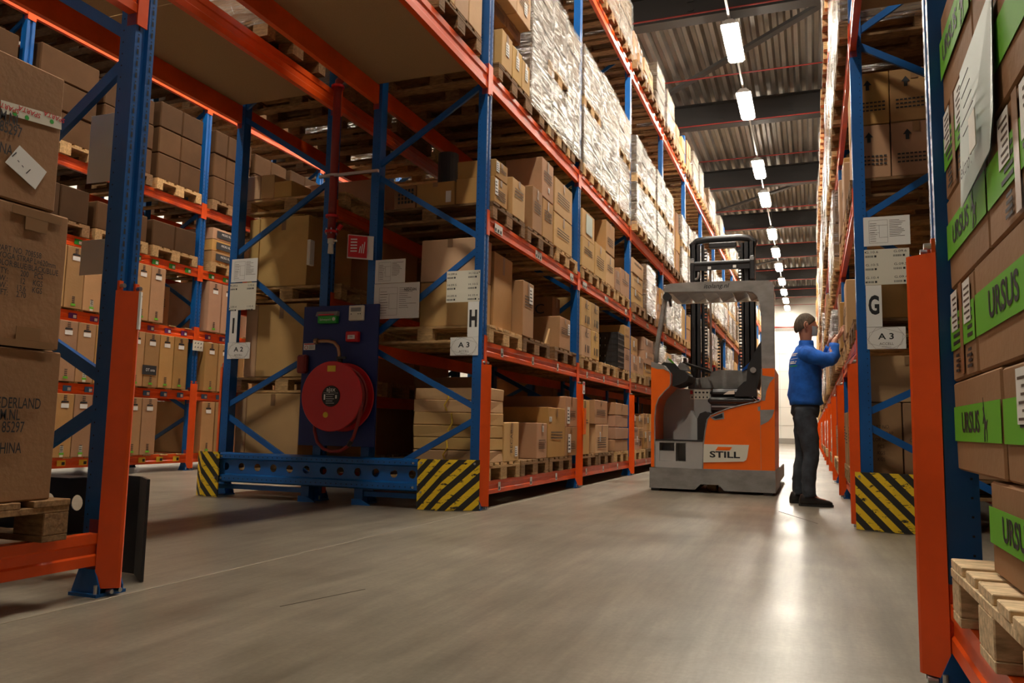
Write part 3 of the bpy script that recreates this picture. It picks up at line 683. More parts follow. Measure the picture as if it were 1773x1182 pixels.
for k,(a,b_) in enumerate(((6.20,6.46),(6.47,6.71),(6.72,6.94))): 
    hc(a,b_,A3+.002,4.17-.02*k,'upright tan carton, %s of three on the third shelf, end bay of rack H'%end_word(k,3),mat='carton_pale',sticker=(.35,.4,.08,.12),prints=False,d=.35)
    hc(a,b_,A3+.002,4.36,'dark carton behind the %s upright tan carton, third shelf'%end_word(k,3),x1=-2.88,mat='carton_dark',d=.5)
for k,(a,b_) in enumerate(((6.18,6.55),(6.56,6.93))): hc(a,b_,4.5,4.95,'%s overhanging carton high on the third shelf, end bay of rack H'%('near','far')[k],mat='carton_pale',d=1.0,sticker=(.5,.2,.08,.12)); hc(a,b_,4.37,4.497,'%s flat carton under the overhanging ones, third shelf of rack H'%('near','far')[k],x1=-2.6,mat='carton_dark',d=.9)
loadrow(0,'second place',7.0,7.66,1.5,'goods'); loadrow(0,'third place',7.69,8.17,1.46,'goods',.5); loadrow(0,'far end',8.2,8.72,1.42,'goods',None)
loadrow(1,'near end',8.87,9.74,1.46,'goods',.7); loadrow(1,'middle place',9.78,10.7,1.5,'goods'); loadrow(1,'far end',10.75,11.5,1.45,'goodsbrown',.7)
# bridge loads over the cross aisle
for k,yc in enumerate((3.3,4.15,5.35)):
    pallet(-3.10,yc,3.716,'weathered pallet on the bridging deck of rack H, %s'%('nearest','middle','farthest')[k],'woodold',True,group='pallets on the bridging deck')
    for j in range(3): hc(yc-.4+.267*j,yc-.138+.267*j,3.862,4.95,'tall tan carton %s on the %s pallet of the bridging deck'%(('at left','in the middle','at right')[j],('nearest','middle','farthest')[k]),mat='carton_pale',d=.9)
fill('H',XH,1,YH,[0,1],[4],[z for z,h in LVH],rnd)
fill('H',XH,1,YH,range(2,9),[0,1,2,3,4],[z for z,h in LVH],rnd,styles={(2,0,0):'cart',(2,2,0):'cart',(2,1,0):'cart'})
fill('G',XG,-1,YG,[0],[3,4],[z for z,h in LVH],rnd); fill('G',XG,-1,YG,range(1,8),[0,1,2,3,4],[z for z,h in LVH],rnd)
# far bays: too small to tell apart
def farfill(rowname,xf,s,ys,bays):
    mb=MB(); mf=MB(); r=random.Random(5)
    for b in bays:
        for lv,(z,h) in enumerate(LVH):
            for k in range(3):
                yc=ys[b]+.55+.9*k; hh=HMAX[lv]*r.uniform(.6,.98); fx=xf+s*r.uniform(0,.06); x0,x1=sorted((fx,fx-s*1.15))
                t=mb if r.random()<.6 else mf
                n=r.choice((2,3,4))
                for q in range(n): t.box(x0,x1,yc-.4,yc+.4,z+.146+hh*q/n,z+.146+hh*(q+1)/n-.01)
                for q in (-.33,0,.33): mb.box(x0,x1,yc+q-.06,yc+q+.06,z+.001,z+.12)
    for m_,nm,mt,lb in ((mb,'distant_cartons','carton_pale','distant brown cartons and pallets'),(mf,'distant_wrapped_goods','film_far','distant film wrapped goods')):
        o=build(m_,nm,mt); tag(o,'%s filling the farthest bays of rack %s'%(lb,rowname),'cartons',kind='stuff')
for (rn_,mt_),mb_ in ACC.items():
    o=build(mb_,'distant_cartons',mt_); tag(o,'%s cartons in the more distant bays of rack %s'%({'carton':'brown','carton_pale':'tan'}[mt_],rn_),'cartons',kind='stuff')
M['film_far']=newmat('distant_film', (.45,.42,.38), .22)
mb=MB(); r=random.Random(9)
for b in range(2,15):
    for z,h in LVI[:4]:
        for k in range(3):
            yc=YI[b]+.55+.9*k; hh=r.uniform(.45,.62)
            for q in (0,1): mb.box(-5.15,-4.02,yc-.4,yc+.4,z+.146+hh*q/2,z+.146+hh*(q+1)/2-.006)
            for q in (-.33,0,.33): mb.box(-5.15,-4.02,yc+q-.06,yc+q+.06,z+.001,z+.12)
            mb.box(-5.15,-4.02,yc-.4,yc+.4,z+.12,z+.144)
o=build(mb,'distant_cartons','carton'); tag(o,'brown cartons on pallets deep inside rack I behind rack H','cartons',kind='stuff')
farfill('H',XH,1,YH,range(9,15)); farfill('G',XG,-1,YG,range(8,15))
# ------------------------------------------------------------------ rack I end
zi=[z for z,h in LVI]
def ic(x0,x1,z0,z1,label,y0=YM,y1=6.85,mat='carton_pale',face='-y',**k): return carton(x0,x1,y0,y1,z0,z1,label,face,mat,'cartons in rack I',**k)
for lv,z in enumerate(zi):
    for b in range(2):
        for k in range(3):
            mt='wood' if lv<4 else random.choice(('wood','woodold'))
            pallet(-4.58,YI[b]+.1+.45+.9*k,z,'wooden pallet, %s of three on the %s of rack I, %s bay'%(end_word(k,3),('floor level','first shelf','second shelf','third shelf','fourth shelf','top shelf')[lv],ORD[b]),mt,full=(b==0 and k==0 and lv<5),group='pallets in rack I')
ic(-5.07,-4.955,.366,.93,'narrow carton at the I post, floor level of rack I'); ic(-4.95,-4.36,.366,.932,'big plain carton at floor level of rack I, left of the hose reel')
ic(-5.01,-4.88,1.087,1.765,'narrow carton on the first shelf of rack I'); ic(-4.875,-4.34,1.087,1.765,'big plain carton on the first shelf of rack I')
ic(-5.03,-4.91,1.937,2.60,'narrow carton on the second shelf of rack I'); ic(-4.905,-4.36,1.937,2.605,'big plain carton on the second shelf of rack I')
ic(-5.1,-4.93,2.797,3.03,'small carton at left on the third shelf of rack I',y1=6.4); ic(-4.925,-4.77,2.797,3.03,'middle small carton on the third shelf of rack I',y1=6.4); ic(-4.765,-4.57,2.797,2.95,'right hand small carton on the third shelf of rack I',y1=6.4)
for lv in (0,1,2,3):
    for k in (1,2): ic(-5.13,-4.1,zi[lv]+.147,zi[lv]+.147+(.55,.66,.62,.55)[lv]*random.uniform(.7,1),'carton, %s pallet of the %s, rack I end bay'%(('','middle','far')[k],('floor level','first shelf','second shelf','third shelf')[lv]),y0=YI[0]+.17+.9*k,y1=YI[0]+.93+.9*k,mat='carton',detail=0)
for k in range(3):
    yc=YI[0]+.55+.9*k; wrapped(-4.58,yc,3.836,.78,1.15,1.3-.2*k,'film wrapped brown load, %s of three on the fourth shelf of rack I'%end_word(k,3),'goodsbrown',seed=k+70,group='wrapped loads in rack I')
for k,yc in enumerate((3.4,5.3)):
    pallet(-4.58,yc,3.716,'weathered pallet on the bridging deck of rack I, %s'%('near','far')[k],'woodold',group='pallets on the bridging deck'); wrapped(-4.58,yc,3.862,.78,1.15,1.2,'film wrapped brown load on the bridging deck of rack I, %s'%('near','far')[k],'goodsbrown',seed=k+90,group='wrapped loads in rack I')
# ------------------------------------------------------------------ rack G end bay
def gc(x0,x1,y0,y1,z0,z1,label,mat='carton',face='-y',**k): return carton(x0,x1,y0,y1,z0,z1,label,face,mat,'cartons in rack G',**k)
for lv,z in enumerate((.22,1.368,2.43)):
    for k in range(3): pallet(.90,YG[0]+.55+.9*k,z,'wooden pallet, %s of three on the %s, end bay of rack G'%(end_word(k,3),LEVN[lv]),'woodold' if k==0 else 'wood',k==0,group='pallets in rack G')
GY=6.36
for i,(a,b_) in enumerate(((.33,.585),(.592,.93),(.937,1.38))):
    for j,(z0,z1) in enumerate(((2.576,2.99),(2.995,3.40))):
        c=gc(a,b_,GY,6.95,z0,z1,'dark carton with arrows, %s %s on the second shelf, end of rack G'%(('left','middle','right')[i],('lower','upper')[j]))
        xm=a+.11; Yp=GY-.006; m_=MB().prism([(xm-.012,z1-.14),(xm+.012,z1-.14),(xm+.012,z1-.10),(xm+.03,z1-.10),(xm,z1-.06),(xm-.03,z1-.10),(xm-.012,z1-.10)],1,Yp-.0006,Yp)
        for q in range(3):
            for p in range(7): m_.box(a+.04+.028*p,a+.06+.028*p,Yp-.0006,Yp,z0+.16-.03*q,z0+.172-.03*q)
        build(m_,'printing','ink',c)
gc(.37,1.3,GY,6.9,1.514,1.86,'brown carton behind the G sign, first shelf of rack G')
gc(.36,.95,GY,6.9,.90,1.235,'upper large carton at floor level, end of rack G',mat='carton_pale'); 
for i,(a,b_) in enumerate(((.33,.60),(.612,.93),(.94,1.38))):
    c=gc(a,b_,GY,6.9,.366,.895,'%s upright printed carton at floor level, end of rack G'%('left','middle','right')[i],mat='carton'); 
    for q,s_ in enumerate(('PART NO.','YOGA STRAP','COLOR BLACK','PCS','KGS','KGS')): text(s_,.035,'inkbrown',c,(a+.13,GY-.0045,.72-.047*q),(1,0,0),(0,0,1),sx=.8)
for lv,z in enumerate((.366,1.514,2.576)):
    for k in (1,2):
        for j in (0,1):
          if lv!=1 or k!=1 or j!=1: gc(.30+random.uniform(-.03,.02),1.3,YG[0]+.17+.9*k+.4*j,YG[0]+.55+.9*k+.4*j,z,z+.62*random.uniform(.6,1),'%s carton of the pair on %s pallet, %s, rack G end bay'%(('near','far')[j],('','middle','far')[k],LEVN[lv]),face='-x',mat=random.choice(('carton','carton_pale')))
# ------------------------------------------------------------------ rack F: bicycle cartons
def bike(y0,y1,z0,z1,label,tilt=0,tagc='greentag',x1=XF+.045):
    o=carton(x1-1.05,x1,y0,y1,z0,z1,label,None,'carton','tall bicycle cartons',detail=0,jit=.002,name='bicycle_carton',cat='bicycle carton'); yc=(y0+y1)/2; X=x1+.003
    build(MB().box(X,X+.001,yc-.045,yc+.045,z1-.10,z1-.082).tube([(X,yc-.045,z1-.095),(X+.001,yc-.045,z1-.095)],.008,8),'handle_hole','slot',o)
    build(MB().box(X,X+.001,yc-.05,yc+.05,z1-.16,z1-.11),'address_label','white',o); a=MB()
    for q in range(4): a.box(X,X+.0008,yc-.018,yc+.018,z0+.06+.022*q,z0+.073+.022*q)
    for q in range(3): a.box(X,X+.0008,yc-.02,yc+.02,z1-.075+.022*q,z1-.062+.022*q)
    build(a,'printing','inkbrown',o); build(MB().box(X+.0002,X+.001,yc-.03,yc+.03,z0+.03,z0+.055),'green_label','green',o)
    build(MB().box(X,X+.0008,yc-.022,yc+.022,z0+.005,z0+.13),'clear_tape','cream',o) if random.random()<.4 else None
rows3=[('floor level',.227,.945,LVF[0][0]),('first shelf',1.085,1.775,0),('second shelf',1.92,2.635,0)]
for li,(nm_,z0,z1,_) in enumerate(rows3):
    yb=5.97+.0; k=0; lim=(7.99,8.46,7.99)[li]
    ys_=[]
    while yb+.24<=lim+.02: ys_.append(yb); yb+=.2475
    off=lim-(ys_[-1]+.24)
    for k,yy in enumerate(ys_):
        zt=z1-(.09 if (li==1 and 7.6<yy+off<7.72) else 0)
        bike(yy+off,yy+off+.24,z0,zt,'tall bicycle carton, %s from right, %s, second bay of far left rack'%(('first','second','third','fourth','fifth','sixth','seventh','eighth','ninth','tenth')[len(ys_)-1-k],nm_))
    k=0
    for yy in (8.80,9.07,9.6,9.85,10.1,10.5,10.75,11.0): bike(yy,yy+.25,z0,z1-.01,'tall bicycle carton, %s from left, %s, third bay of far left rack'%(('first','second','third','fourth','fifth','sixth','seventh','eighth')[k],nm_)); k+=1
    mbf=MB(); yy=3.2
    while yy<5.6: mbf.bbox(XF-1.0,XF+.045,yy,yy+.24,z0,z1,.005); yy+=.25
    o=build(mbf,'hidden_bicycle_cartons','carton'); tag(o,'tall bicycle cartons in nearest bay of far left rack, %s, mostly hidden'%nm_,'cartons',kind='stuff')
    for q in range(28):
        yy=3.2+q*.29
        if any(abs(yy+.06-y_-.05)<.14 for y_ in YF): continue
        build(MB().box(XF-1.05,XF+.02,yy,yy+.12,z0-.014,z0-.001),'shelf_slat','wood',rackF)
for b,(ya,yb) in enumerate(((8.03,8.48),)):
    c=carton(-9.0,-8.3,ya,yb,1.93,2.5,'wide recessed carton beside the post on second shelf, far left rack','+x','carton','tall bicycle cartons'); 
text_b=build(MB().box(XF+.049,XF+.051,7.70,7.93,1.24,1.36),'black_print_block','ink',None); text_b['label']='black printed block on a bicycle carton'; 
for o in bpy.data.objects:
    if o.name.startswith('bicycle_carton') and o.get('label','').startswith('tall bicycle carton, fourth from right, first shelf, second bay'):
        text_b.location=Vector(text_b.location)-o.location; text_b.parent=o; break
c_=text('DT sota',.05,'white',text_b,(XF+.0515,7.83,1.30),(0,1,0),(0,0,1),sx=.9); c_.location=(0,0,0)
# higher levels of rack F
for b in range(0,4):
    for k in range(3):
        yc=YF[b]+.55+.88*k
        if yc>12: break
        for z,hm,lv in ((2.77,.42,'third shelf'),(3.66,1.2,'fourth shelf'),(5.2,1.0,'top shelf')):
            lab='%s place, %s, %s bay of far left rack'%(end_word(k,3),lv,('nearest','second','third','fourth')[b])
            if (b,k,z)==(2,0,2.77): continue
            pallet(XF-.55,yc,z,'wooden pallet, '+lab,random.choice(('wood','woodold')),group='pallets in far left rack')
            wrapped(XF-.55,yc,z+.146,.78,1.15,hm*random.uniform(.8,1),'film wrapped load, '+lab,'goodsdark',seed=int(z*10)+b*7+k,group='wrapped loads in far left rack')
pallet(XF-.55,9.2,2.77,'pallet under three black labelled cartons, third shelf of far left rack','wood',group='pallets in far left rack')
for k in range(3):
    c=carton(XF-.9,XF+.03,8.82,9.5,2.918+.165*k,3.08+.165*k,'flat carton with black label, %s of three on third shelf of far left rack'%('lowest','middle','topmost')[k],None,'carton','black labelled cartons',detail=0)
    l=build(MB().box(XF+.034,XF+.036,8.9,9.4,2.95+.165*k,3.05+.165*k),'black_label','ink',c); text('MICRO XLARGE',.045,'white',l,(XF+.0365,9.14,3.01+.165*k),(0,1,0),(0,0,1),sx=.9)
# ------------------------------------------------------------------ near left rack: three big part cartons
NX=-2.52
pl=pallet(-3.10,1.75,.237,'weathered pallet under the big part cartons, near left rack','woodold',True,group='pallets in the near racks')
def un(u,v,X):   # photograph pixel -> (y,z) on plane x=X, used only to place print
    d=fw+r2*((u-886.5)/F_PX)-u2*((v-591)/F_PX); t=X/d.x; return (d.y*t,CH+d.z*t)
nb=[]
for z0,z1,yr,l in ((.383,.903,2.085,'lowest big brown carton in the near left rack'),(.907,1.392,2.07,'middle big brown carton printed PART NO, near left rack'),(1.397,1.888,2.01,'topmost big brown carton with taped top, near left rack')):
    c=carton(NX-.85,NX,1.2,yr,z0,z1,l,None,'carton_shaded','big part cartons'); nb.append(c)
build(MB().box(NX+.004,NX+.0048,1.22,2.05,.905,.93).box(NX+.004,NX+.0048,1.90,1.99,.9305,.975),'packing_tape','tape',nb[1])
build(MB().box(NX+.004,NX+.0048,1.85,2.04,1.355,1.385).box(NX+.004,NX+.0048,1.90,1.985,1.31,1.354),'packing_tape','tape',nb[1])
def pt(s,u,v,c,size=.04,al='LEFT',sx=.72): y_,z_=un(u,v,NX); text(s,size,'ink',c,(NX+.0045,y_,z_),(0,1,0),(0,0,1),align=al,sx=sx,bold=.008)
for s_,u,v in (('PART NO. 708558',70,444),('YOGA STRAP L=620mm',95,461),('COLOR:BLUE/BLACK/BLUE',99,474),('QTY:',13,470),('200',48,476),('PCS',73,480),('N.W.:',12,483),('12',42,488),('KGS',72,493),('G.W.:',12,495),('13.6',43,501),('KGS',71,505),('CUFT:',12,507),('2.70',43,512)): pt(s_,u,v,nb[1],.028,'RIGHT',.74)
for s_,u,v in (('NEDERLAND',69,700),('ROTTERDAM.NL',33,719),('85297',40,740),('CHINA',35,776)): pt(s_,u,v,nb[0],.052,'RIGHT',.62)
for s_,u,v in (('ROTTERDAM.NL',33,212),('85297',36,232),('CHINA',20,263)): pt(s_,u,v,nb[2],.052,'RIGHT',.62)
q=[un(*p,NX) for p in ((32,252),(79,298),(59,328),(7,281))]
build(MB().add([(NX+.006,a,b_) for a,b_ in q]+[(NX+.0045,a,b_) for a,b_ in q],[(0,1,2,3),(4,5,6,7),(0,1,5,4),(1,2,6,5),(2,3,7,6),(3,0,4,7)]),'pinned_note','white',nb[2])
y_,z_=un(34,283,NX); text('1 - - 1',.035,'ink',nb[2],(NX+.0065,y_,z_),(0,.8,-.6),(0,.6,.8),name='handwriting')
tp=build(MB().add([(NX+.0045,)+p for p in (un(0,173,NX),un(105,203,NX),un(105,225,NX),un(0,195,NX))],[(0,1,2,3)]),'printed_tape','cream',nb[2])
for k,u in enumerate((12,50,93)): y_,z_=un(u,(188,196,205)[k]-2,NX); text('SPARTA',.024,'red',tp,(NX+.005,y_,z_),(0,-1,0),(0,0,-1),shear=.2,bold=.01); y_,z_=un(u+(-5 if k else 12),(203,210,217)[k]-6,NX); build(MB().tube([(NX+.0049,y_,z_),(NX+.0055,y_,z_)],.008,12),'round_mark','greentag',tp)
# sign plates on the far side of the near left frame (seen from behind)
for nmz,(x0,x1,z0,z1),lb in (('sign_plate',(-2.90,-2.60,1.67,1.97),'blank back of an upper sign plate behind the near left post'),('sign_plate',(-2.90,-2.60,1.27,1.42),'blank back of a lower sign plate behind the near left post')):
    o=build(MB().bbox(x0,x1,2.452,2.455,z0,z1,.0005),nmz,'cream'); tag(o,lb,'sign','backs of sign plates')
# ------------------------------------------------------------------ near right rack: green striped cartons
RX=.36
for k,yc in enumerate((1.835,.95)): pallet(.91,yc,.226,'pale wooden pallet under the green striped cartons, %s of two'%('farther','nearer')[k],'woodpale',True,group='pallets in the near racks')
def ursus(y0,y1,z0,z1,label,logo=True,sz=.085,x0=RX,dep=.55,ends=False,g0=.33,g1=.72):
    c=carton(x0,x0+dep,y0,y1,z0,z1,label,None,'carton_shaded','green striped cartons',detail=0,jit=.002); h=z1-z0; a,b_=z0+h*g0,z0+h*g1; X=x0-.0035
    build(MB().box(X-.0006,x0+dep*.98,y0-.0035,y1+.001,a,b_) if False else MB().box(X-.0006,X,y0+.004,y1-.004,a,b_).box(x0+.004,x0+dep-.004,y0-.0041,y0-.0035,a,b_),'green_stripe','green',c)
    yc=(y0+y1)/2; zc=(a+b_)/2; s=b_-a
    if logo:
        text('URSUS',sz*.82,'ink',c,(X-.001,yc+sz*.6,zc),(0,-1,0),(0,0,1),sx=1.12,bold=.022)
        e=MB(); P=[(.02,0),(.05,.22),(.10,.36),(.08,.50),(.0,.46),(-.05,.40),(-.07,.43),(.0,.53),(.06,.60),(.02,.70),(-.03,.72),(.0,.77),(.06,.80),(.03,.90),(.04,1.0),(.08,.88),(.11,.78),(.13,.66),(.18,.56),(.28,.46),(.36,.44),(.44,.50),(.46,.47),(.39,.37),(.36,.30),(.40,.16),(.36,.0),(.33,.0),(.34,.15),(.29,.26),(.22,.30),(.16,.28),(.14,.14),(.17,.0),(.14,0),(.10,.14),(.05,0)]
        sc=s*.98; yb=yc-sz*1.25
        e.prism([(yb-p[0]*sc*1.1,a+s*.02+p[1]*sc*1.12) for p in P],0,X-.0014,X-.0008); build(e,'leaping_goat_emblem','ink',c)
    if ends:
        tp_=build(MB().box(X-.0018,X-.0008,yc-.02,yc+.02,z0+.01,z1-.004),'packing_tape','tape',c)
        for dy,w_ in ((.05,.09),(-.13,.09)):
            l=build(MB().box(X-.0022,X-.0012,yc+dy,yc+dy+w_,z1-.115,z1-.012),'address_label','white',c); m_=MB()
            for q in range(6): m_.box(X-.0028,X-.0022,yc+dy+.008,yc+dy+w_*random.uniform(.5,.9),z1-.108+.015*q,z1-.103+.015*q)
            build(m_,'printing','inkbrown',l)
        m_=MB()
        for dy in (.03,-.14):
            for q in range(4): m_.box(X-.0014,X-.0007,yc+dy,yc+dy+random.uniform(.06,.1),a+.012+.019*q,a+.021+.019*q); m_.box(X-.0014,X-.0007,yc+dy+.02,yc+dy+random.uniform(.06,.08),z0+.02+.013*q,z0+.027+.013*q)
        build(m_,'printing','ink',c)
    return c
ursus(2.03,2.215,.374,.568,'narrow printed carton at the far bottom corner of the green striped stack',False,ends=True,x0=.44)
ursus(1.42,2.015,.374,.572,'green striped carton in the bottom layer above the pale pallet')
ursus(1.85,2.42,.577,.806,'green striped carton in second layer against the blue post'); ursus(1.3,1.835,.577,.804,'label side carton in second layer at the right edge',False,ends=True)
ursus(2.08,2.424,.811,1.055,'taped end carton with white labels, third layer against the post',False,ends=True); ursus(1.38,2.072,.811,1.058,'large green striped carton with bold lettering in the third layer',sz=.1)
ursus(1.90,2.422,1.06,1.305,'green striped carton in fourth layer against the post'); ursus(1.35,1.89,1.06,1.30,'taped end carton in fourth layer at the right edge',False,ends=True)
ursus(2.09,2.42,1.31,1.552,'taped end carton with labels in fifth layer, under the tilted one',False,ends=True); ursus(1.35,2.075,1.31,1.555,'green striped carton in fifth layer half behind the pale letter',False)
ursus(1.99,2.42,1.56,1.84,'green striped carton at the top against the post'); ursus(1.3,1.975,1.56,1.84,'green striped carton at the top right corner of the stack')
for i,z0 in enumerate((.374,.62,.87)): ursus(.6,1.25,z0,z0+.24,'green striped carton %s layer on the nearer pallet'%('in the lowest','in the middle','in the upper')[i])
lt=MB(); lt.add([(RX-.012,2.09,1.535),(RX-.010,1.73,1.56),(RX-.02,1.715,1.30),(RX-.012,1.80,1.245),(RX-.022,2.085,1.20)],[(0,1,2,3,4)]); lt.add([(RX-.009,2.09,1.535),(RX-.007,1.73,1.56),(RX-.017,1.715,1.30),(RX-.009,1.80,1.245),(RX-.019,2.085,1.20)],[(0,1,2,3,4)])
lo=build(lt,'letter_envelope','letter'); tag(lo,'pale green letter sheet stuck on the green striped cartons','letter')
text('Tektro :',.05,'ink',lo,(RX-.026,1.99,1.27),(0,-1,0),(0,0,1),shear=.3,name='handwriting'); m_=MB()
for q in range(5): m_.bar((RX-.0235,2.03-.02*(q%3),1.47-.03*q),(RX-.0235,1.92-.012*q,1.475-.03*q),.002,.001,(1,0,0))
build(m_,'handwriting','ink',lo); build(MB().box(RX-.026,RX-.024,1.86,1.93,1.28,1.36),'stamp','cream',lo)
# ------------------------------------------------------------------ guard beams and hazard plates at the row ends
def holed(mb,x0,x1,z0,z1,y,r,n,t=.004):
    w_=(x1-x0)/n; N_=16; zc=(z0+z1)/2
    for c in range(n):
        a,b_=x0+c*w_,x0+(c+1)*w_; xc=(a+b_)/2; vi=[];vo=[]
        for k in range(N_):
            th=2*math.pi*k/N_+math.pi/N_*0; cx,cz=math.cos(th),math.sin(th); vi.append((xc+r*cx,y,zc+r*cz))
            s=min((w_/2)/abs(cx) if abs(cx)>1e-6 else 1e9,((z1-z0)/2)/abs(cz) if abs(cz)>1e-6 else 1e9); vo.append((xc+s*cx,y,zc+s*cz))
        base=vi+vo+[(p[0],y+t,p[2]) for p in vi]+[(p[0],y+t,p[2]) for p in vo]
        fs=[(k,(k+1)%N_,N_+(k+1)%N_,N_+k) for k in range(N_)]+[(2*N_+k,3*N_+k,3*N_+(k+1)%N_,2*N_+(k+1)%N_) for k in range(N_)]+[(k,2*N_+k,2*N_+(k+1)%N_,(k+1)%N_) for k in range(N_)]
        for sx in (-1,1):
            for sz in (-1,1):   # corner fill
                k=[k for k in range(N_) if vo[k][0]*1>=-1e9]
        mb.add(base,fs)
        for (cx0,cz0) in ((a,z0),(b_,z0),(b_,z1),(a,z1)):
            best=sorted(range(N_),key=lambda k:(vo[k][0]-cx0)**2+(vo[k][2]-cz0)**2)[:2]
            for yy in (y,y+t): mb.add([(cx0,yy,cz0)]+[(vo[k][0],yy,vo[k][2]) for k in best],[(0,1,2)])
def end_beam(x0,x1,y,z0,z1,mat,label,sgn=1):
    t=thing('end_guard_beam',(x0,y,0),label,'guard beam'); mb=MB(); h=z1-z0
    holed(mb,x0,x1,z0+.075,z1-.06,y,.034,max(3,round((x1-x0)/.165)))
    # flanges
    for a,b_ in ((z1-.06,z1),(z0,z0+.075)): mb.prism([(y,a),(y-.03*sgn,a+.012),(y-.03*sgn,b_-.012),(y,b_),(y+.004*sgn,b_),(y+.004*sgn,a)] ,0,x0,x1)
    mb.box(x0,x1,min(y,y+.12*sgn),max(y,y+.12*sgn),z0,z0+.004); mb.box(x0,x1,min(y,y+.12*sgn),max(y,y+.12*sgn),z1-.004,z1)
    build(mb,'beam_profile',mat,t); m_=MB(); x=x0+.05
    while x<x1-.04:
        for zc in (z1-.03,z0+.035): m_.tube([(x,y-.0315*sgn,zc),(x,y-.030*sgn,zc)],.0055,6)
        x+=.05
    build(m_,'hole_row','slot',t)
    m_=MB()
    for xx in ((x0+.06,x1-.06) if sgn>0 else ()): 
        for zc in (z1-.03,z0+.035): m_.tube([(xx,y-.04,zc),(xx,y-.03,zc)],.01,8)
    if m_.v: build(m_,'bolt','zinc',t)
    return t
eb=end_beam(-4.98,-2.95,5.79,.135,.392,'blue','blue perforated end guard beam between the two hazard plates')
build(MB().box(-5.1,-4.1,5.86,5.9,.07,.11).box(-3.55,-2.6,5.86,5.9,.07,.11),'lower_rail','blue',eb)
for xx in (-4.09,-3.56): build(MB().box(xx-.04,xx+.04,5.84,5.92,0,.135).prism([(xx-.04,0),(xx+.14,0),(xx+.04,.05),(xx-.04,.05)],1,5.80,5.81),'bracket','blue',eb)
end_beam(-3.9,-2.9,2.60,.175,.42,'black','perforated end guard beam coloured dark as backlit, behind the near left pallet',-1)  # same kind as the blue beam; black stands in for its backlit shade
def hazard_mat(name,sgn,ux=1.0,per=.118):
    m=newmat(name,(.8,.55,.02),.5); N=NT(m); tc=N.n('ShaderNodeTexCoord'); se=N.n('ShaderNodeSeparateXYZ'); N.l(tc.outputs['Object'],se.inputs[0])
    a=N.n('ShaderNodeMath',operation='MULTIPLY'); a.inputs[1].default_value=ux; N.l(se.outputs[0],a.inputs[0]); b=N.n('ShaderNodeMath',operation='MULTIPLY'); b.inputs[1].default_value=sgn*.95; N.l(se.outputs[2],b.inputs[0])
    c=N.n('ShaderNodeMath',operation='ADD'); N.l(a.outputs[0],c.inputs[0]); N.l(b.outputs[0],c.inputs[1]); d=N.n('ShaderNodeMath',operation='DIVIDE'); d.inputs[1].default_value=per; N.l(c.outputs[0],d.inputs[0])
    e=N.n('ShaderNodeMath',operation='FRACT'); N.l(d.outputs[0],e.inputs[0]); f=N.n('ShaderNodeMath',operation='GREATER_THAN'); f.inputs[1].default_value=.5; N.l(e.outputs[0],f.inputs[0])
    mp=N.n('ShaderNodeMapping'); mp.inputs['Scale'].default_value=(7,7,26); N.l(tc.outputs['Object'],mp.inputs[0]); no=N.n('ShaderNodeTexNoise',Scale=1.6,Detail=8.0,Roughness=.75); N.l(mp.outputs[0],no.inputs['Vector'])
    g=N.n('ShaderNodeMath',operation='GREATER_THAN'); g.inputs[1].default_value=.575; N.l(no.outputs[0],g.inputs[0]); mx=N.n('ShaderNodeMath',operation='MAXIMUM'); N.l(f.outputs[0],mx.inputs[0]); N.l(g.outputs[0],mx.inputs[1])
    mi=N.n('ShaderNodeMix',data_type='RGBA'); mi.inputs[6].default_value=(.82,.55,.015,1); mi.inputs[7].default_value=(.018,.017,.015,1); N.l(mx.outputs[0],mi.inputs[0]); N.l(mi.outputs[2],N.b.inputs['Base Color']); return m
M['hazR']=hazard_mat('hazard_stripes_rising',-1); M['hazL']=hazard_mat('hazard_stripes_falling',1)
def hazard(pts,z1,mat,label,back=None,thick=.012):
    t=thing('hazard_plate',(pts[0][0],pts[0][1],0),label,'hazard plate','yellow and black hazard plates')
    for i in range(len(pts)-1):
        (xa,ya),(xb,yb)=pts[i],pts[i+1]; d=Vector((xb-xa,yb-ya,0)).normalized(); n=Vector((-d.y,d.x,0))*thick
        build(MB().prism([(xa,ya),(xb,yb),(xb+n.x,yb+n.y),(xa+n.x,ya+n.y)],2,.004,z1),'striped_panel',mat,t)
    return t
h1=hazard([(-5.22,5.80),(-5.12,5.735),(-4.93,5.735)],.398,'hazL','narrow hazard plate at the foot of rack I')
h2=hazard([(-2.955,5.725),(-2.74,5.725),(-2.49,5.90)],.40,'hazR','wide hazard plate at the foot of rack H below its sign')
h3=hazard([(.272,6.15),(.50,6.05),(.95,6.02)],.40,'hazL','wide hazard plate at the foot of rack G')
M['blackback']=M['black']
h4=hazard([(-2.97,2.74),(-2.76,2.72),(-2.60,2.60)],.42,'blackback','black unpainted back of hazard plate beside the near left post')
for hh,pts in ((h1,[(-4.96,5.73,.37),(-4.96,5.73,.17)]),(h2,[(-2.92,5.72,.37),(-2.92,5.72,.14),(-2.52,5.868,.37)]),(h3,[(.30,6.135,.37)])):
    m_=MB()
    for p in pts: m_.tube([(p[0],p[1]-.008,p[2]),(p[0],p[1]+.002,p[2])],.009,8)
    build(m_,'bolt','zinc',hh)
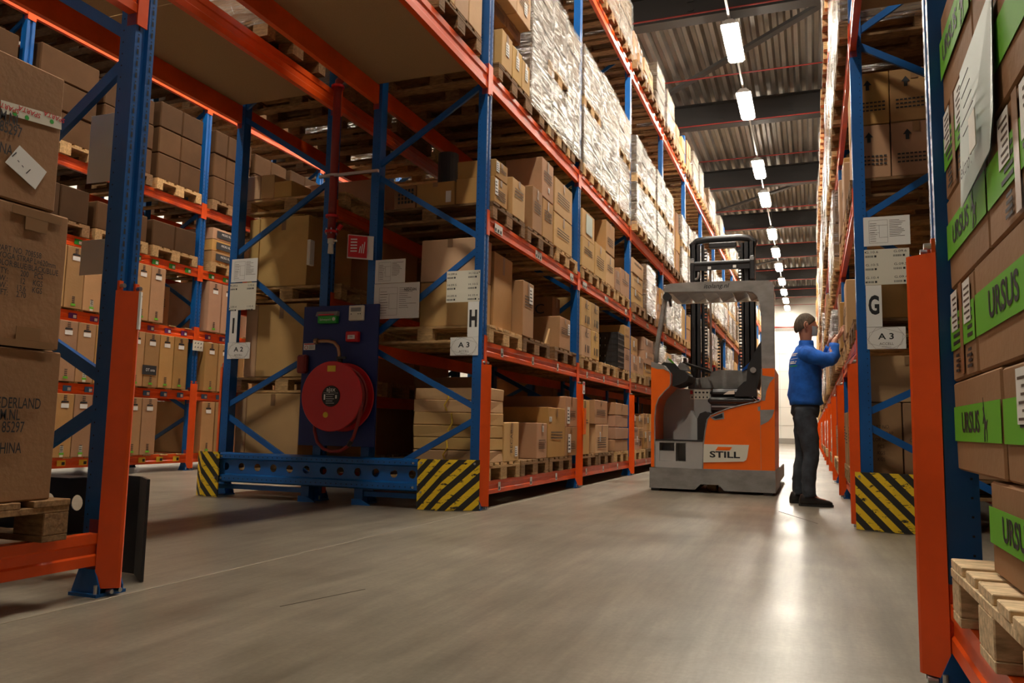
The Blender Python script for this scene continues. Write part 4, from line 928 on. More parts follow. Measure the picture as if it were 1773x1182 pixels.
# ------------------------------------------------------------------ signs
def plate(name,x0,x1,y,z0,z1,label,mat='cream'):
    o=build(MB().bbox(x0,x1,y-.003,y,z0,z1,.0006),name,mat); return tag(o,label,'sign')
def barcode(mb,x,z,w_,y): 
    r=random.Random(int(x*1000)); xx=x
    while xx<x+w_: l=r.choice((.002,.003,.004)); mb.box(xx,min(xx+l,x+w_),y-.0037,y-.0031,z,z+.014); xx+=l+r.choice((.002,.003))
    mb.box(x+w_+.006,x+w_+.02,y-.0037,y-.0031,z,z+.015)
def grid_sign(x0,x1,y,z0,z1,L,rows,label):
    o=plate('location_sign',x0,x1,y,z0,z1,label); w_=x1-x0; m_=MB()
    for i,fz in enumerate(rows):
        zc=z0+(z1-z0)*fz
        for j,fx in enumerate((.17,.80)):
            xc=x0+w_*fx; text('%s.%s.%s'%(L,('09','10')[j] if L!='G' else ('10','09')[j],('6','5','4')[i] if len(rows)==3 else ('6','4')[i]),.024,'ink',o,(xc,y-.0032,zc),(1,0,0),(0,0,1),sx=1.35); barcode(m_,xc-.045,zc-.038,.055,y)
    build(m_,'barcode','ink',o); hl=MB()
    for zz_ in (z0+.02,z1-.02): hl.tube([(x1-.008 if L=='H' else x0+.008,y-.0045,zz_),(x1-.008 if L=='H' else x0+.008,y-.003,zz_)],.005,8)
    build(hl,'screw','ink',o); return o
def letter_sign(x0,x1,y,z0,z1,L,label): 
    o=plate('row_letter_sign',x0,x1,y,z0,z1,label,'white'); text(L,.185,'ink',o,((x0+x1)/2,y-.0032,(z0+z1)/2),(1,0,0),(0,0,1),sx=.55 if L!='I' else .6,bold=.035 if L=='G' else .05); return o
def a_sign(x0,x1,y,z0,z1,s,label):
    o=plate('aisle_sign',x0,x1,y,z0,z1,label,'white'); xc,zc=(x0+x1)/2,(z0+z1)/2; text(s,.06,'ink',o,(xc,y-.0032,zc+.01),(1,0,0),(0,0,1),sx=1.2,bold=.02); text('ACCELL',.026,'inkbrown',o,(xc,y-.0032,zc-.042),(1,0,0),(0,0,1)); text('B E N E L U X',.010,'inkbrown',o,(xc,y-.0032,zc-.062),(1,0,0),(0,0,1))
    m_=MB(); h=(z1-z0)/2-.004; w_=(x1-x0)/2-.004
    for k in range(2):
        P=[(xc-w_,zc+(k-.5)*.02),(xc-w_*.55,zc+h),(xc+w_*.6,zc+h),(xc+w_,zc-(k-.5)*.02),(xc+w_*.55,zc-h),(xc-w_*.6,zc-h)]
        if k: P=[(xc-w_*.9,zc+h*.5),(xc-w_*.2,zc+h),(xc+w_*.9,zc+h*.4),(xc+w_*.8,zc-h*.6),(xc+.3*w_,zc-h),(xc-w_*.95,zc-h*.5)]
        for i in range(6): a,b_=P[i],P[(i+1)%6]; m_.bar((a[0],y-.0034,a[1]),(b_[0],y-.0034,b_[1]),.0012,.0006)
    build(m_,'hexagon_outline','inkbrown',o); return o
def doc_sign(x0,x1,y,z0,z1,label,logo=None):
    o=plate('notice_sheet',x0,x1,y,z0,z1,label,'white'); m_=MB(); r=random.Random(int(z0*99)); w_=x1-x0;h=z1-z0
    def rect(a,b_,c,d):
        for p,q in (((a,c),(b_,c)),((b_,c),(b_,d)),((b_,d),(a,d)),((a,d),(a,c))): m_.bar((p[0],y-.0034,p[1]),(q[0],y-.0034,q[1]),.0014,.0006)
    rect(x0+w_*.12,x0+w_*.52,z0+h*.1,z0+h*.88); rect(x0+w_*.12,x0+w_*.34,z0+h*.45,z0+h*.7); rect(x0+w_*.34,x0+w_*.52,z0+h*.28,z0+h*.7)
    for q in range(9): m_.box(x0+w_*.14,x0+w_*(.14+r.uniform(.1,.18)),y-.0037,y-.0031,z0+h*(.16+.075*q),z0+h*(.16+.075*q)+.003)
    for q in range(11): m_.box(x0+w_*.56,x0+w_*(.6+r.uniform(.1,.34)),y-.0037,y-.0031,z0+h*(.3+.055*q),z0+h*(.3+.055*q)+.003)
    build(m_,'printed_table','inkbrown',o)
    if logo: text(logo,.034,'ink',o,(x1-w_*.2,y-.0032,z1-h*.2),(1,0,0),(0,0,1),bold=.02,sx=.8)
    return o
SY=5.945
grid_sign(-2.85,-2.545,SY,1.69,1.955,'H',(.9,.55,.2),'white location sign listing H numbers and barcodes on the H post')
letter_sign(-2.648,-2.548,SY,1.397,1.689,'H','tall white sign with a big black letter H'); a_sign(-2.80,-2.548,SY,1.245,1.396,'A 3','white A 3 sign on the post of rack H')
doc_sign(-3.54,-3.245,SY,1.882,2.09,'upper white load notice sheet right of the hose reel board'); doc_sign(-3.54,-3.10,SY-.004,1.57,1.878,'larger notice sheet with NEDCON heading beside the hose board','NEDCON')
doc_sign(-5.09,-4.795,SY,1.965,2.185,'white load notice sheet at the top of the I post'); grid_sign(-5.095,-4.795,SY,1.70,1.955,'I',(.9,.12),'white location sign listing I numbers on the I post')
letter_sign(-5.075,-4.99,SY,1.397,1.698,'I','tall white sign with a big black letter I'); a_sign(-5.085,-4.83,SY,1.245,1.396,'A 2','white A 2 sign on the post of rack I')
SG=6.195
doc_sign(.375,.68,SG,2.02,2.235,'white load notice sheet at the top of the G post'); grid_sign(.375,.67,SG,1.735,1.995,'G',(.92,.56,.2),'white location sign listing G numbers on the G post')
letter_sign(.378,.482,SG,1.43,1.733,'G','tall white sign with a big black letter G'); a_sign(.378,.63,SG,1.27,1.428,'A 3','white A 3 sign on the post of rack G')
o=build(MB().bbox(XF+.012,XF+.016,8.50,8.66,1.62,1.76,.0006).data if False else MB().bbox(XF+.012,XF+.016,8.58,8.78,1.63,1.77,.0006),'small_arrow_sign','cream'); tag(o,'small cream sign with six black arrows on the far left rack post','sign')
m_=MB()
for i in range(3):
    for j in range(2): m_.prism([(8.61+.055*i,1.67+.055*j),(8.635+.055*i,1.67+.055*j),(8.635+.055*i,1.695+.055*j)],0,XF+.0162,XF+.017)
build(m_,'arrow','ink',o)
# ------------------------------------------------------------------ hose reel board
BY=5.885
bd=thing('hose_reel_board',(-3.83,BY,0),'dark blue fire equipment board between racks I and H','board')
build(MB().bbox(-4.215,-3.455,BY,BY+.022,.475,1.695,.003),'panel','boardblue',bd); 
reel=thing('fire_hose_reel',(-3.745,BY,.893),'red round fire hose reel on the dark blue board','hose reel'); RC=(-3.745,.893)
def disc(y0,y1,r,mat,name,n=48,rim=.012):
    m_=MB(); P=[(r-rim*.5,y0),(r,y0+.004),(r,y1-.004),(r-rim*.5,y1)]; vs=[]; 
    for k in range(n):
        t=2*math.pi*k/n
        for rr,yy in P: vs.append((RC[0]+rr*math.cos(t),yy,RC[1]+rr*math.sin(t)))
    fs=[]
    for k in range(n):
        for j in range(3): fs.append((k*4+j,((k+1)%n)*4+j,((k+1)%n)*4+j+1,k*4+j+1))
    fs.append(tuple(k*4 for k in range(n))); fs.append(tuple(k*4+3 for k in range(n))[::-1]); m_.add(vs,fs); return build(m_,name,mat,reel)
fd=disc(5.655,5.668,.293,'red','front_disc'); disc(5.845,5.858,.293,'red','rear_disc'); disc(5.668,5.845,.20,'redpipe','drum'); disc(5.858,BY,.06,'black','axle')
for k in range(4): m_=MB(); 
hp=MB()
for k in range(7):
    r=.208+.0*k; pts=[(RC[0]+(.222+.016*(k%3))*math.cos(2*math.pi*i/40),5.68+.024*k,RC[1]+(.222+.016*(k%3))*math.sin(2*math.pi*i/40)) for i in range(41)]; hp.tube(pts,.012,7,cap=False)
build(hp,'coiled_hose','hose',reel,smooth=True)
lb=disc(5.650,5.655,.088,'ink','black_label'); text('ajax',.055,'white',lb,(RC[0],5.6495,RC[1]+.055),(1,0,0),(0,0,1),bold=.01); m_=MB()
for q in range(5): m_.box(RC[0]-.045,RC[0]+(.02 if q%2 else .035),5.6485,5.6495,RC[1]+.012-.018*q,RC[1]+.016-.018*q)
m_.box(RC[0]-.07,RC[0]+.07,5.6485,5.6495,RC[1]+.025,RC[1]+.027); m_.box(RC[0]-.066,RC[0]-.052,5.6485,5.6495,RC[1]-.03,RC[1]+.015);m_.box(RC[0]+.045,RC[0]+.06,5.6485,5.6495,RC[1]-.02,RC[1]+.01)
build(m_,'label_print','white',lb)
build(MB().box(RC[0]-.045,RC[0]+.035,5.651,5.655,RC[1]+.205,RC[1]+.255),'yellow_label','yellow',reel); build(MB().tube([(RC[0]-.045,5.651,RC[1]-.155),(RC[0]-.045,5.655,RC[1]-.155)],.024,20),'round_yellow_label','yellow',reel)
pts=[(-3.955,5.74,.72),(-3.935,5.72,.60),(-3.89,5.70,.51),(-3.82,5.69,.455),(-3.73,5.68,.435),(-3.64,5.67,.445),(-3.56,5.66,.49),(-3.51,5.65,.56),(-3.475,5.645,.66),(-3.46,5.66,.76),(-3.47,5.69,.85)]
build(MB().tube(pts,.014,10),'hanging_hose','hose',reel,smooth=True)
build(MB().tube([(-3.56,5.66,.49),(-3.53,5.655,.53)],.02,8),'nozzle','plasticblack',reel)
bp_=thing('supply_pipe',(-4.0,BY,1.37),'brass coloured water pipe bending down to the hose reel','pipe')
build(MB().tube([(-4.045,BY,1.375),(-4.045,BY-.05,1.375),(-4.02,BY-.065,1.375),(-3.90,BY-.07,1.375),(-3.84,BY-.07,1.36),(-3.80,BY-.07,1.32),(-3.785,BY-.07,1.26),(-3.78,BY-.07,1.19)],.016,12),'pipe','brass',bp_,smooth=True)
build(MB().tube([(-4.04,BY-.07,1.375),(-4.01,BY-.07,1.375)],.026,8),'union_nut','brass',bp_); vm_=MB().tube([(-3.78,BY-.07,1.235),(-3.78,BY-.07,1.19)],.026,10).box(-3.79,-3.70,BY-.11,BY-.095,1.215,1.235); build(vm_,'valve','black',bp_)
gb=thing('plaster_dispenser',(-3.95,BY,1.535),'green plaster dispenser box with red top edge on the blue board','first aid box'); build(MB().bbox(-4.04,-3.85,BY-.045,BY,1.535,1.60,.004),'box','greentag',gb); build(MB().prism([(BY-.05,1.60),(BY,1.60),(BY,1.64),(BY-.03,1.64)],0,-4.06,-3.845),'lid','truckgrey',gb); build(MB().box(-4.03,-3.87,BY-.052,BY-.05,1.603,1.615),'red_edge','red',gb); text('Salvequick',.028,'white',gb,(-3.96,BY-.0455,1.567),(1,0,0),(0,0,1)); build(MB().tube([(-3.875,BY-.047,1.57),(-3.875,BY-.045,1.57)],.016,14),'round_print','cream',gb)
tb=thing('thermostat',(-3.665,BY,1.553),'cream wall controller with small display on the blue board','controller'); build(MB().bbox(-3.737,-3.59,BY-.03,BY,1.553,1.685,.006),'case','cream',tb); build(MB().box(-3.715,-3.615,BY-.0315,BY-.03,1.63,1.665),'display','truckgrey',tb)
m_=MB(); 
for xx in (-3.71,-3.64,-3.62): m_.tube([(xx,BY-.032,1.61),(xx,BY-.03,1.61)],.005,8)
build(m_,'button','ink',tb)
fb=thing('fire_alarm_button',(-3.685,BY,1.367),'small red fire alarm call point on the blue board','alarm button'); build(MB().bbox(-3.745,-3.625,BY-.055,BY,1.367,1.458,.008),'case','red',fb); build(MB().box(-3.72,-3.65,BY-.057,BY-.055,1.39,1.425),'white_window','white',fb); text('FIRE',.018,'ink',fb,(-3.685,BY-.0572,1.408),(1,0,0),(0,0,1))
ex=thing('small_red_cylinder',(-4.185,BY,1.10),'small red hammer case on the left edge of the blue board','safety case'); build(MB().bbox(-4.232,-4.135,BY-.06,BY,1.10,1.262,.015),'case','redpipe',ex); build(MB().box(-4.215,-4.155,BY-.062,BY-.06,1.13,1.24),'window','hose',ex)
o=plate('notice_sticker',-4.20,-4.08,BY-.001,1.308,1.368,'small white prohibition sticker on the blue board','white'); m_=MB(); 
for q in range(4): m_.box(-4.145,-4.09,BY-.0047,BY-.0041,1.318+.009*q,1.321+.009*q)
build(m_,'printing','ink',o); build(MB().box(-4.195,-4.085,BY-.0047,BY-.0041,1.355,1.364),'red_print','red',o)
R=MB().tube([(-4.172+.016*math.cos(2*math.pi*i/20),BY-.0045,1.33+.016*math.sin(2*math.pi*i/20)) for i in range(21)],.002,5,cap=False); build(R,'red_ring','red',o)
rs=thing('red_riser_pipe',(-3.93,5.83,2.3),'dark red sprinkler riser with valve hanging between the blue posts','pipe')
build(MB().tube([(-3.93,5.83,2.28),(-3.93,5.83,3.6),(-3.92,5.83,3.72),(-3.87,5.85,3.78),(-3.78,5.9,3.80),(-3.6,6.1,3.80)],.036,14),'pipe','redpipe',rs,smooth=True)
for z_ in (2.33,2.47,3.66): build(MB().tube([(-3.93,5.83,z_),(-3.93,5.83,z_+.022)],.058,14),'flange','red',rs)
for z_ in (2.34,): 
    m_=MB()
    for k in range(6): t=2*math.pi*k/6; m_.tube([(-3.93+.05*math.cos(t),5.83+.05*math.sin(t),z_-.02),(-3.93+.05*math.cos(t),5.83+.05*math.sin(t),z_+.03)],.006,6)
    build(m_,'flange_bolt','zinc',rs)
build(MB().tube([(-3.93,5.83,2.30),(-3.93,5.83,2.24),(-3.93,5.83,2.235),(-3.93,5.83,2.15)],[.03,.03,.022,.026],12).tube([(-3.96,5.83,2.26),(-3.87,5.83,2.26)],.01,8),'drain_coupling','cream',rs)
build(MB().tube([(-3.86,5.83,2.36),(-3.83,5.83,2.40)],.02,8),'side_valve','red',rs)
o=build(MB().box(-4.07,-3.47,5.80,5.825,2.835,2.86),'clamp_rail','zinc'); tag(o,'galvanised clamp rail holding the red riser across the posts','rail')
c=build(MB().tube([(-3.985,5.80,2.85),(-3.93,5.785,2.85),(-3.875,5.80,2.85)],.012,8),'pipe_clamp','zinc',None); tag(c,'round pipe clamp on the galvanised rail','clamp')
hs=thing('hose_reel_sign',(-3.56,5.9,2.09),'red and white fire hose sign standing out from the post','sign'); m_=MB(); m_.prism([(-3.735,5.79),(-3.56,5.93),(-3.562,5.935),(-3.737,5.795)],2,2.09,2.30); build(m_,'white_plate','white',hs)
m_=MB(); m_.prism([(-3.727,5.789),(-3.60,5.891),(-3.602,5.894),(-3.729,5.792)],2,2.10,2.29); 
for v in range(len(m_.v)): m_.v[v]=(m_.v[v][0]+.003,m_.v[v][1]-.004,m_.v[v][2])
build(m_,'red_field','red',hs)
dX=Vector((.775,.62,0)).normalized(); O=Vector((-3.727+.006,5.789-.008,0)); m_=MB()
for q in range(5): m_.bar(O+dX*.02+Vector((0,0,2.15+.026*q)),O+dX*.075+Vector((0,0,2.155+.026*q)),.011,.001,(.62,-.775,0))
for q in range(3): m_.bar(O+dX*(.095+.018*q)+Vector((0,0,2.14)),O+dX*(.105+.018*q)+Vector((0,0,2.20+.02*q)),.008,.001,(.62,-.775,0))
build(m_,'white_pictogram','white',hs)
o=build(MB().bbox(-4.20,-4.165,5.86,5.93,2.07,2.30,.004),'junction_box','cream'); tag(o,'white junction boxes on the edge of the left inner post','box')
# ------------------------------------------------------------------ reach truck
TK=thing('reach_truck',(-1.04,9.4,0),'orange and grey reach truck standing in the aisle','reach truck'); Y0=8.90
def tp(m_,n,mat,sm=False,par=None): return build(m_,n,mat,par or TK,sm)
tp(MB().prism([(-1.705,.03),(-1.21,.03),(-1.15,.09),(-.95,.09),(-.90,.03),(-.378,.03),(-.376,.262),(-1.705,.252)],1,Y0-.02,10.05),'chassis','truckgrey')
for x0,x1,s in ((-1.70,-1.52,'left'),(-.56,-.38,'right')):
    l=tp(MB().bbox(x0,x1,10.05,11.75,.06,.24,.01),'support_leg','truckgrey'); tp(MB().tube([(x0+.05,11.6,.09),(x1-.05,11.6,.09)],.09,20),'wheel','plasticblack',par=l)
tp(MB().tube([(-1.10,9.15,.125),(-1.0,9.15,.125)],.125,24),'drive_wheel','woodold')
for x in (-1.66,-.47): tp(MB().box(x-.03,x+.06,Y0,Y0+.15,.004,.03),'skid_shoe','plasticblack')
tp(MB().prism([(-1.692,.258),(-1.65,.258),(-1.652,.80),(-1.642,.93),(-1.61,1.02),(-1.55,1.09),(-1.49,1.15),(-1.478,1.18),(-1.476,1.285),(-1.49,1.315),(-1.55,1.345),(-1.62,1.345),(-1.69,1.37)],1,Y0,9.95),'side_column','truckorange')
tp(MB().prism([(-1.692,1.372),(-1.62,1.347),(-1.55,1.347),(-1.50,1.325),(-1.55,1.39),(-1.69,1.43)],1,Y0,9.95),'column_cap','truckgrey')
edge=[(-1.648,.26),(-1.650,.80),(-1.638,.93),(-1.606,1.02),(-1.546,1.09),(-1.486,1.15),(-1.474,1.18),(-1.472,1.285),(-1.487,1.318),(-1.55,1.35)]
tp(MB().tube([(a,Y0-.002,b) for a,b in edge],.007,6),'edge_trim','truckgrey')
lp=MB(); lp.box(-1.648,-1.60,Y0+.005,9.6,.256,.55).box(-1.31,-1.128,Y0+.005,9.6,.256,.55).box(-1.60,-1.31,Y0+.005,9.6,.256,.328).box(-1.60,-1.31,Y0+.005,9.6,.53,.55).box(-1.435,-1.42,Y0+.005,9.3,.328,.53).box(-1.60,-1.31,9.15,9.6,.328,.53).box(-1.60,-1.43,Y0+.03,9.2,.33,.44)
tp(lp,'lower_panel','trucklight'); tp(MB().box(-1.65,-1.125,Y0,9.6,.55,.562),'step_edge','plasticblack')
tp(MB().box(-1.65,-1.10,9.45,9.6,.56,1.15),'footwell_wall','trucklight')
tp(MB().prism([(-1.50,.563),(-1.21,.563),(-1.21,.76),(-1.30,.90),(-1.38,.75),(-1.5,.65)],1,9.25,9.449),'footwell_cover','trucklight')
tp(MB().prism([(-1.21,.56),(-1.12,.56),(-1.12,.75),(-1.06,.85),(-1.12,.885),(-1.18,.86),(-1.21,.80)],1,9.1,9.44),'seat_support','plasticblack')
tp(MB().tube([(-1.36,9.448,.715),(-1.36,9.44,.715)],.012,12),'plug','ink')
sg=tp(MB().box(-1.335,-1.115,9.444,9.449,1.085,1.14).box(-1.335,-1.115,9.444,9.449,1.03,1.08),'instruction_plate','cream'); m_=MB()
for q in range(5): m_.box(-1.325+.043*q,-1.30+.043*q,9.443,9.444,1.10,1.12); m_.box(-1.32+.043*q,-1.305+.043*q,9.443,9.444,1.045,1.065)
build(m_,'pictogram','ink',sg); build(MB().box(-1.335,-1.305,9.4425,9.4435,1.09,1.135),'red_mark','red',sg)
tp(MB().prism([(-1.128,.256),(-1.118,.52),(-1.10,.66),(-1.075,.79),(-1.04,.835),(-.886,.90),(-.70,.955),(-.56,.985),(-.515,1.00),(-.502,1.03),(-.499,1.345),(-.368,1.345),(-.38,.262)],1,Y0,9.95),'rear_hood','truckorange')
tp(MB().tube([(-1.128,Y0-.002,.26),(-1.118,Y0-.002,.52),(-1.10,Y0-.002,.66),(-1.075,Y0-.002,.79),(-1.04,Y0-.002,.835),(-.886,Y0-.002,.90),(-.70,Y0-.002,.955),(-.56,Y0-.002,.985),(-.515,Y0-.002,1.0),(-.503,Y0-.002,1.03),(-.50,Y0-.002,1.34)],.007,6),'edge_trim','truckgrey')
tp(MB().prism([(-1.045,.815),(-.90,.875),(-.895,.80),(-.96,.79),(-1.0,.785)],1,Y0-.004,Y0+.001),'handle_rim','truckgrey'); tp(MB().prism([(-1.02,.815),(-.915,.857),(-.91,.815),(-.985,.798)],1,Y0-.006,Y0),'handle_recess','slot')
tp(MB().prism([(-.499,1.27),(-.370,1.25),(-.42,1.19),(-.455,1.10),(-.47,1.0),(-.502,1.0)],1,Y0-.003,Y0),'grey_patch','truckgrey'); tp(MB().prism([(-.545,.935),(-.52,.935),(-.52,.90),(-.377,.905),(-.40,.83),(-.44,.78),(-.52,.735),(-.52,.89),(-.545,.89)],1,Y0-.003,Y0),'grey_patch','truckgrey')
tp(MB().box(-.522,-.519,Y0-.003,Y0,.262,.95),'panel_seam','truckgrey')
lg=tp(MB().prism([(-1.117,.522),(-.641,.526),(-.66,.40),(-.672,.365),(-.70,.348),(-1.122,.325)],1,Y0-.006,Y0),'logo_plate','cream')
text('STILL',.092,'ink',lg,(-.895,Y0-.0065,.412),(1,0,0),(0,0,1),sx=1.5,bold=.03); build(MB().prism([(-.99,.46),(-.84,.463),(-.815,.498),(-.965,.498)],1,Y0-.008,Y0-.006),'orange_mark','truckorange',lg)
roof=[(-.368,1.346),(-.366,2.24),(-.385,2.285),(-.42,2.305),(-.66,2.315),(-1.27,2.325),(-1.48,2.318),(-1.53,2.30),(-1.55,2.265),(-1.548,2.222),(-1.40,2.222),(-.66,2.20),(-.585,2.185),(-.54,2.14),(-.512,2.05),(-.503,1.95),(-.502,1.346)]
tp(MB().prism(roof,1,8.93,9.04),'overhead_guard','truckgrey')
tp(MB().box(-1.53,-.40,9.80,9.86,2.225,2.265).box(-1.55,-1.48,9.04,9.86,2.23,2.30).box(-.46,-.385,9.04,9.86,2.22,2.29),'guard_frame','whitebeige')
for k in range(6):
    x=-1.42+.165*k; tp(MB().prism([(x-.06,2.262),(x+.085,2.262),(x+.085,2.318)],1,9.80,9.81),'slat_bracket','polystyrene'); tp(MB().prism([(x-.07,2.235),(x+.06,2.295),(x+.07,2.285),(x-.055,2.222)],1,9.04,9.80),'guard_slat','truckgrey')
ct=text('itolang.nl',.072,'ink',TK,(-.975,8.9292,2.268),(1,0,0),(0,0,1),shear=.25,bold=.008,sx=1.05); 
tp(MB().tube([(-1.535,8.99,2.23),(-1.555,8.99,2.10),(-1.59,8.99,1.9),(-1.625,8.99,1.7),(-1.645,8.99,1.55),(-1.65,8.99,1.42)],[.03,.03,.03,.028,.026,.024],12),'front_pillar','truckgrey',True)
tp(MB().tube([(-1.52,8.93,2.17),(-1.52,9.02,2.17)],.045,16).tube([(-1.49,8.97,2.13),(-1.48,8.97,2.06)],.014,8),'work_light','plasticblack')
# seat and controls
st_=tp(MB().bbox(-1.07,-.62,9.08,9.55,1.045,1.135,.035),'seat','plasticblack'); build(MB().bbox(-1.09,-.58,9.06,9.57,.965,1.04,.025),'seat_skirt','plasticblack',st_); build(MB().prism([(-.80,1.05),(-.56,1.05),(-.57,1.20),(-.63,1.23),(-.70,1.21),(-.76,1.15)],1,9.06,9.10),'bolster','plasticblack',st_)
build(MB().prism([(-.92,1.07),(-.80,1.075),(-.80,1.115),(-.86,1.11)],1,9.052,9.06),'seat_lever','cream',st_); build(MB().box(-1.05,-.62,9.08,9.5,.90,.96),'seat_base','black',st_); build(MB().box(-1.05,-.7,9.07,9.08,.93,.945),'seat_rail','zinc',st_)
build(MB().prism([(-.68,1.14),(-.56,1.14),(-.49,1.45),(-.50,1.68),(-.55,1.60),(-.66,1.38)],1,9.08,9.55),'backrest','plasticblack',st_); build(MB().tube([(-.60,9.06,1.34),(-.60,9.085,1.34)],.032,12),'knob','truckgrey',st_)
build(MB().prism([(-.76,1.36),(-.66,1.42),(-.62,1.50),(-.63,1.51),(-.76,1.385)],1,9.58,9.62),'blue_jacket_sleeve','fabricblue',st_)
tp(MB().prism([(-1.38,1.165),(-.69,1.165),(-.69,1.375),(-1.03,1.385),(-1.09,1.36),(-1.12,1.31),(-1.30,1.285),(-1.38,1.25)],1,9.60,9.90),'console','truckgrey'); tp(MB().box(-1.69,-.69,9.88,9.96,.56,1.16),'battery_wall','truckgrey')
tp(MB().prism([(-1.64,1.36),(-1.55,1.39),(-1.35,1.34),(-1.29,1.28),(-1.32,1.22),(-1.40,1.18),(-1.47,1.165),(-1.64,1.2)],1,9.05,9.6),'dashboard','plasticblack')
tp(MB().prism([(-1.66,1.40),(-1.60,1.45),(-1.47,1.43),(-1.42,1.37),(-1.52,1.36)],1,9.2,9.6),'instrument_pod','plasticblack'); tp(MB().prism([(-1.47,1.37),(-1.42,1.45),(-1.36,1.43),(-1.32,1.35)],1,9.25,9.45),'display_unit','truckgrey')
tp(MB().prism([(-1.60,1.46),(-1.565,1.535),(-1.53,1.46),(-1.48,1.43),(-1.5,1.42)],1,9.28,9.281),'paper','white'); tp(MB().prism([(-1.575,1.50),(-1.53,1.49),(-1.48,1.43),(-1.5,1.425)],1,9.275,9.277),'green_paper','green')
sw=[(-1.25+.165*math.cos(2*math.pi*i/32)*.94,9.38+.165*math.sin(2*math.pi*i/32),1.40-.165*math.cos(2*math.pi*i/32)*.34) for i in range(33)]
wh=tp(MB().tube(sw,.014,8,cap=False),'steering_wheel','plasticblack',True); build(MB().tube([(-1.25,9.38,1.395),(-1.27,9.38,1.28)],.03,10).tube([(-1.40,9.38,1.45),(-1.10,9.38,1.345)],.012,8).tube([(-1.25,9.24,1.40),(-1.25,9.52,1.40)],.012,8),'wheel_hub','plasticblack',wh); build(MB().tube([(-1.37,9.28,1.44),(-1.37,9.28,1.50)],.02,10),'steering_knob','plasticblack',wh)
tp(MB().tube([(-1.08,9.66,1.36),(-1.085,9.66,1.42)],.014,8),'lever','plasticblack'); tp(MB().tube([(-1.085,9.66,1.42),(-1.085,9.66,1.445)],.022,10),'red_knob','red')
# mast
MY=10.2
for xa,s in ((-1.434,1),(-.639,-1)):
    X=lambda d: xa+s*d
    m_=MB()
    for a,b_,ya,yb in ((0,.015,MY,MY+.2),(0,.06,MY,MY+.02),(0,.06,MY+.18,MY+.2),(.065,.08,MY+.03,MY+.2),(.065,.125,MY+.03,MY+.05),(.13,.145,MY+.05,MY+.2),(.13,.17,MY+.05,MY+.07)):
        x0,x1=sorted((X(a),X(b_))); m_.box(x0,x1,ya,yb,.08,3.05)
    tp(m_,'mast_channel','mast')
    ch=MB(); z=.9
    while z<2.98:
        x0,x1=sorted((X(.165),X(.20))); ch.box(x0,x1,MY+.06,MY+.075,z,z+.022); z+=.042
    x0,x1=sorted((X(.16),X(.166))); ch.box(x0,x1,MY+.06,MY+.08,.9,3.0); x0,x1=sorted((X(.20),X(.206))); ch.box(x0,x1,MY+.06,MY+.08,.9,3.0)
    tp(ch,'lift_chain','mast')
    x0,x1=sorted((X(-.0),X(.06))); tp(MB().bbox(x0,x1,MY-.05,MY,2.55,2.86,.012),'side_bracket','mast'); tp(MB().box(x0+.005,x1-.005,MY-.055,MY-.05,2.80,2.84),'bright_cap','zinc')
tp(MB().tube([(-1.40,MY+.1,3.0),(-1.42,MY+.1,3.06),(-1.36,MY+.1,3.11),(-1.25,MY+.1,3.125),(-.83,MY+.1,3.125),(-.71,MY+.1,3.11),(-.65,MY+.1,3.06),(-.67,MY+.1,3.0)],.045,10),'mast_head','mast',True)
tp(MB().bbox(-1.20,-.86,MY+.0,MY+.1,2.99,3.06,.01),'head_plate','mast'); tp(MB().tube([(-1.42,MY-.02,2.79),(-.65,MY-.02,2.79)],.028,12).box(-1.38,-.69,MY-.03,MY+.0,2.70,2.76),'cross_tube','mast')
tp(MB().box(-1.21,-1.17,MY-.032,MY-.03,2.71,2.745).box(-.90,-.86,MY-.032,MY-.03,2.715,2.75),'label','white')
tp(MB().tube([(-1.19,MY+.08,.5),(-1.19,MY+.08,2.72)],.014,10),'piston_rod','zinc'); tp(MB().tube([(-1.43,MY-.02,2.585),(-1.35,MY-.02,2.59),(-1.33,MY-.02,2.62),(-1.33,MY-.02,2.68)],.016,8),'hydraulic_hose','truckgrey',True)
m_=MB(); z=1.2
while z<1.85: m_.box(-1.12,-1.09,MY+.2,MY+.22,z,z+.022); z+=.042
tp(m_,'energy_chain','mast'); tp(MB().tube([(-1.07,MY+.2,1.2),(-1.07,MY+.2,1.78),(-1.05,MY+.2,1.83),(-1.03,MY+.2,1.8)],.015,8),'hydraulic_hose','plasticblack',True)
tp(MB().box(-1.40,-.67,MY+.22,MY+.26,.1,.55),'fork_carriage','mast')
for x in (-1.3,-.85): tp(MB().box(x-.05,x+.05,MY+.26,MY+1.3,.1,.14).box(x-.05,x+.05,MY+.24,MY+.28,.1,.6),'fork','mast')

# ------------------------------------------------------------------ person
def skin_mesh(verts,edges,radii,root=0,sub=2,mat='skin',name='body'):
    me=bpy.data.meshes.new(name); me.from_pydata(verts,edges,[]); o=bpy.data.objects.new(name,me); COL.objects.link(o)
    md=o.modifiers.new('s','SKIN'); md.use_smooth_shade=True
    for i,r in enumerate(radii):
        sv=me.skin_vertices[0].data[i]; sv.radius=r if isinstance(r,tuple) else (r,r); sv.use_root=(i==root)
    sb=o.modifiers.new('b','SUBSURF'); sb.levels=sub; sb.render_levels=sub
    dg=bpy.context.evaluated_depsgraph_get(); m2=bpy.data.meshes.new_from_object(o.evaluated_get(dg)); bpy.data.objects.remove(o)
    m2.materials.clear(); m2.materials.append(M[mat]); m2.polygons.foreach_set('use_smooth',[True]*len(m2.polygons)); return m2
PO=Vector((-.05,8.0,0))
PE=thing('person',tuple(PO),'man in blue fleece and dark jeans reaching to a shelf of rack G','person')
class SK:
    def __init__(s): s.v=[];s.e=[];s.r=[]
    def p(s,x,y,z,r,par=None): s.v.append((x,y,z)); s.r.append(r); i=len(s.v)-1; (s.e.append((par,i)) if par is not None else None); return i
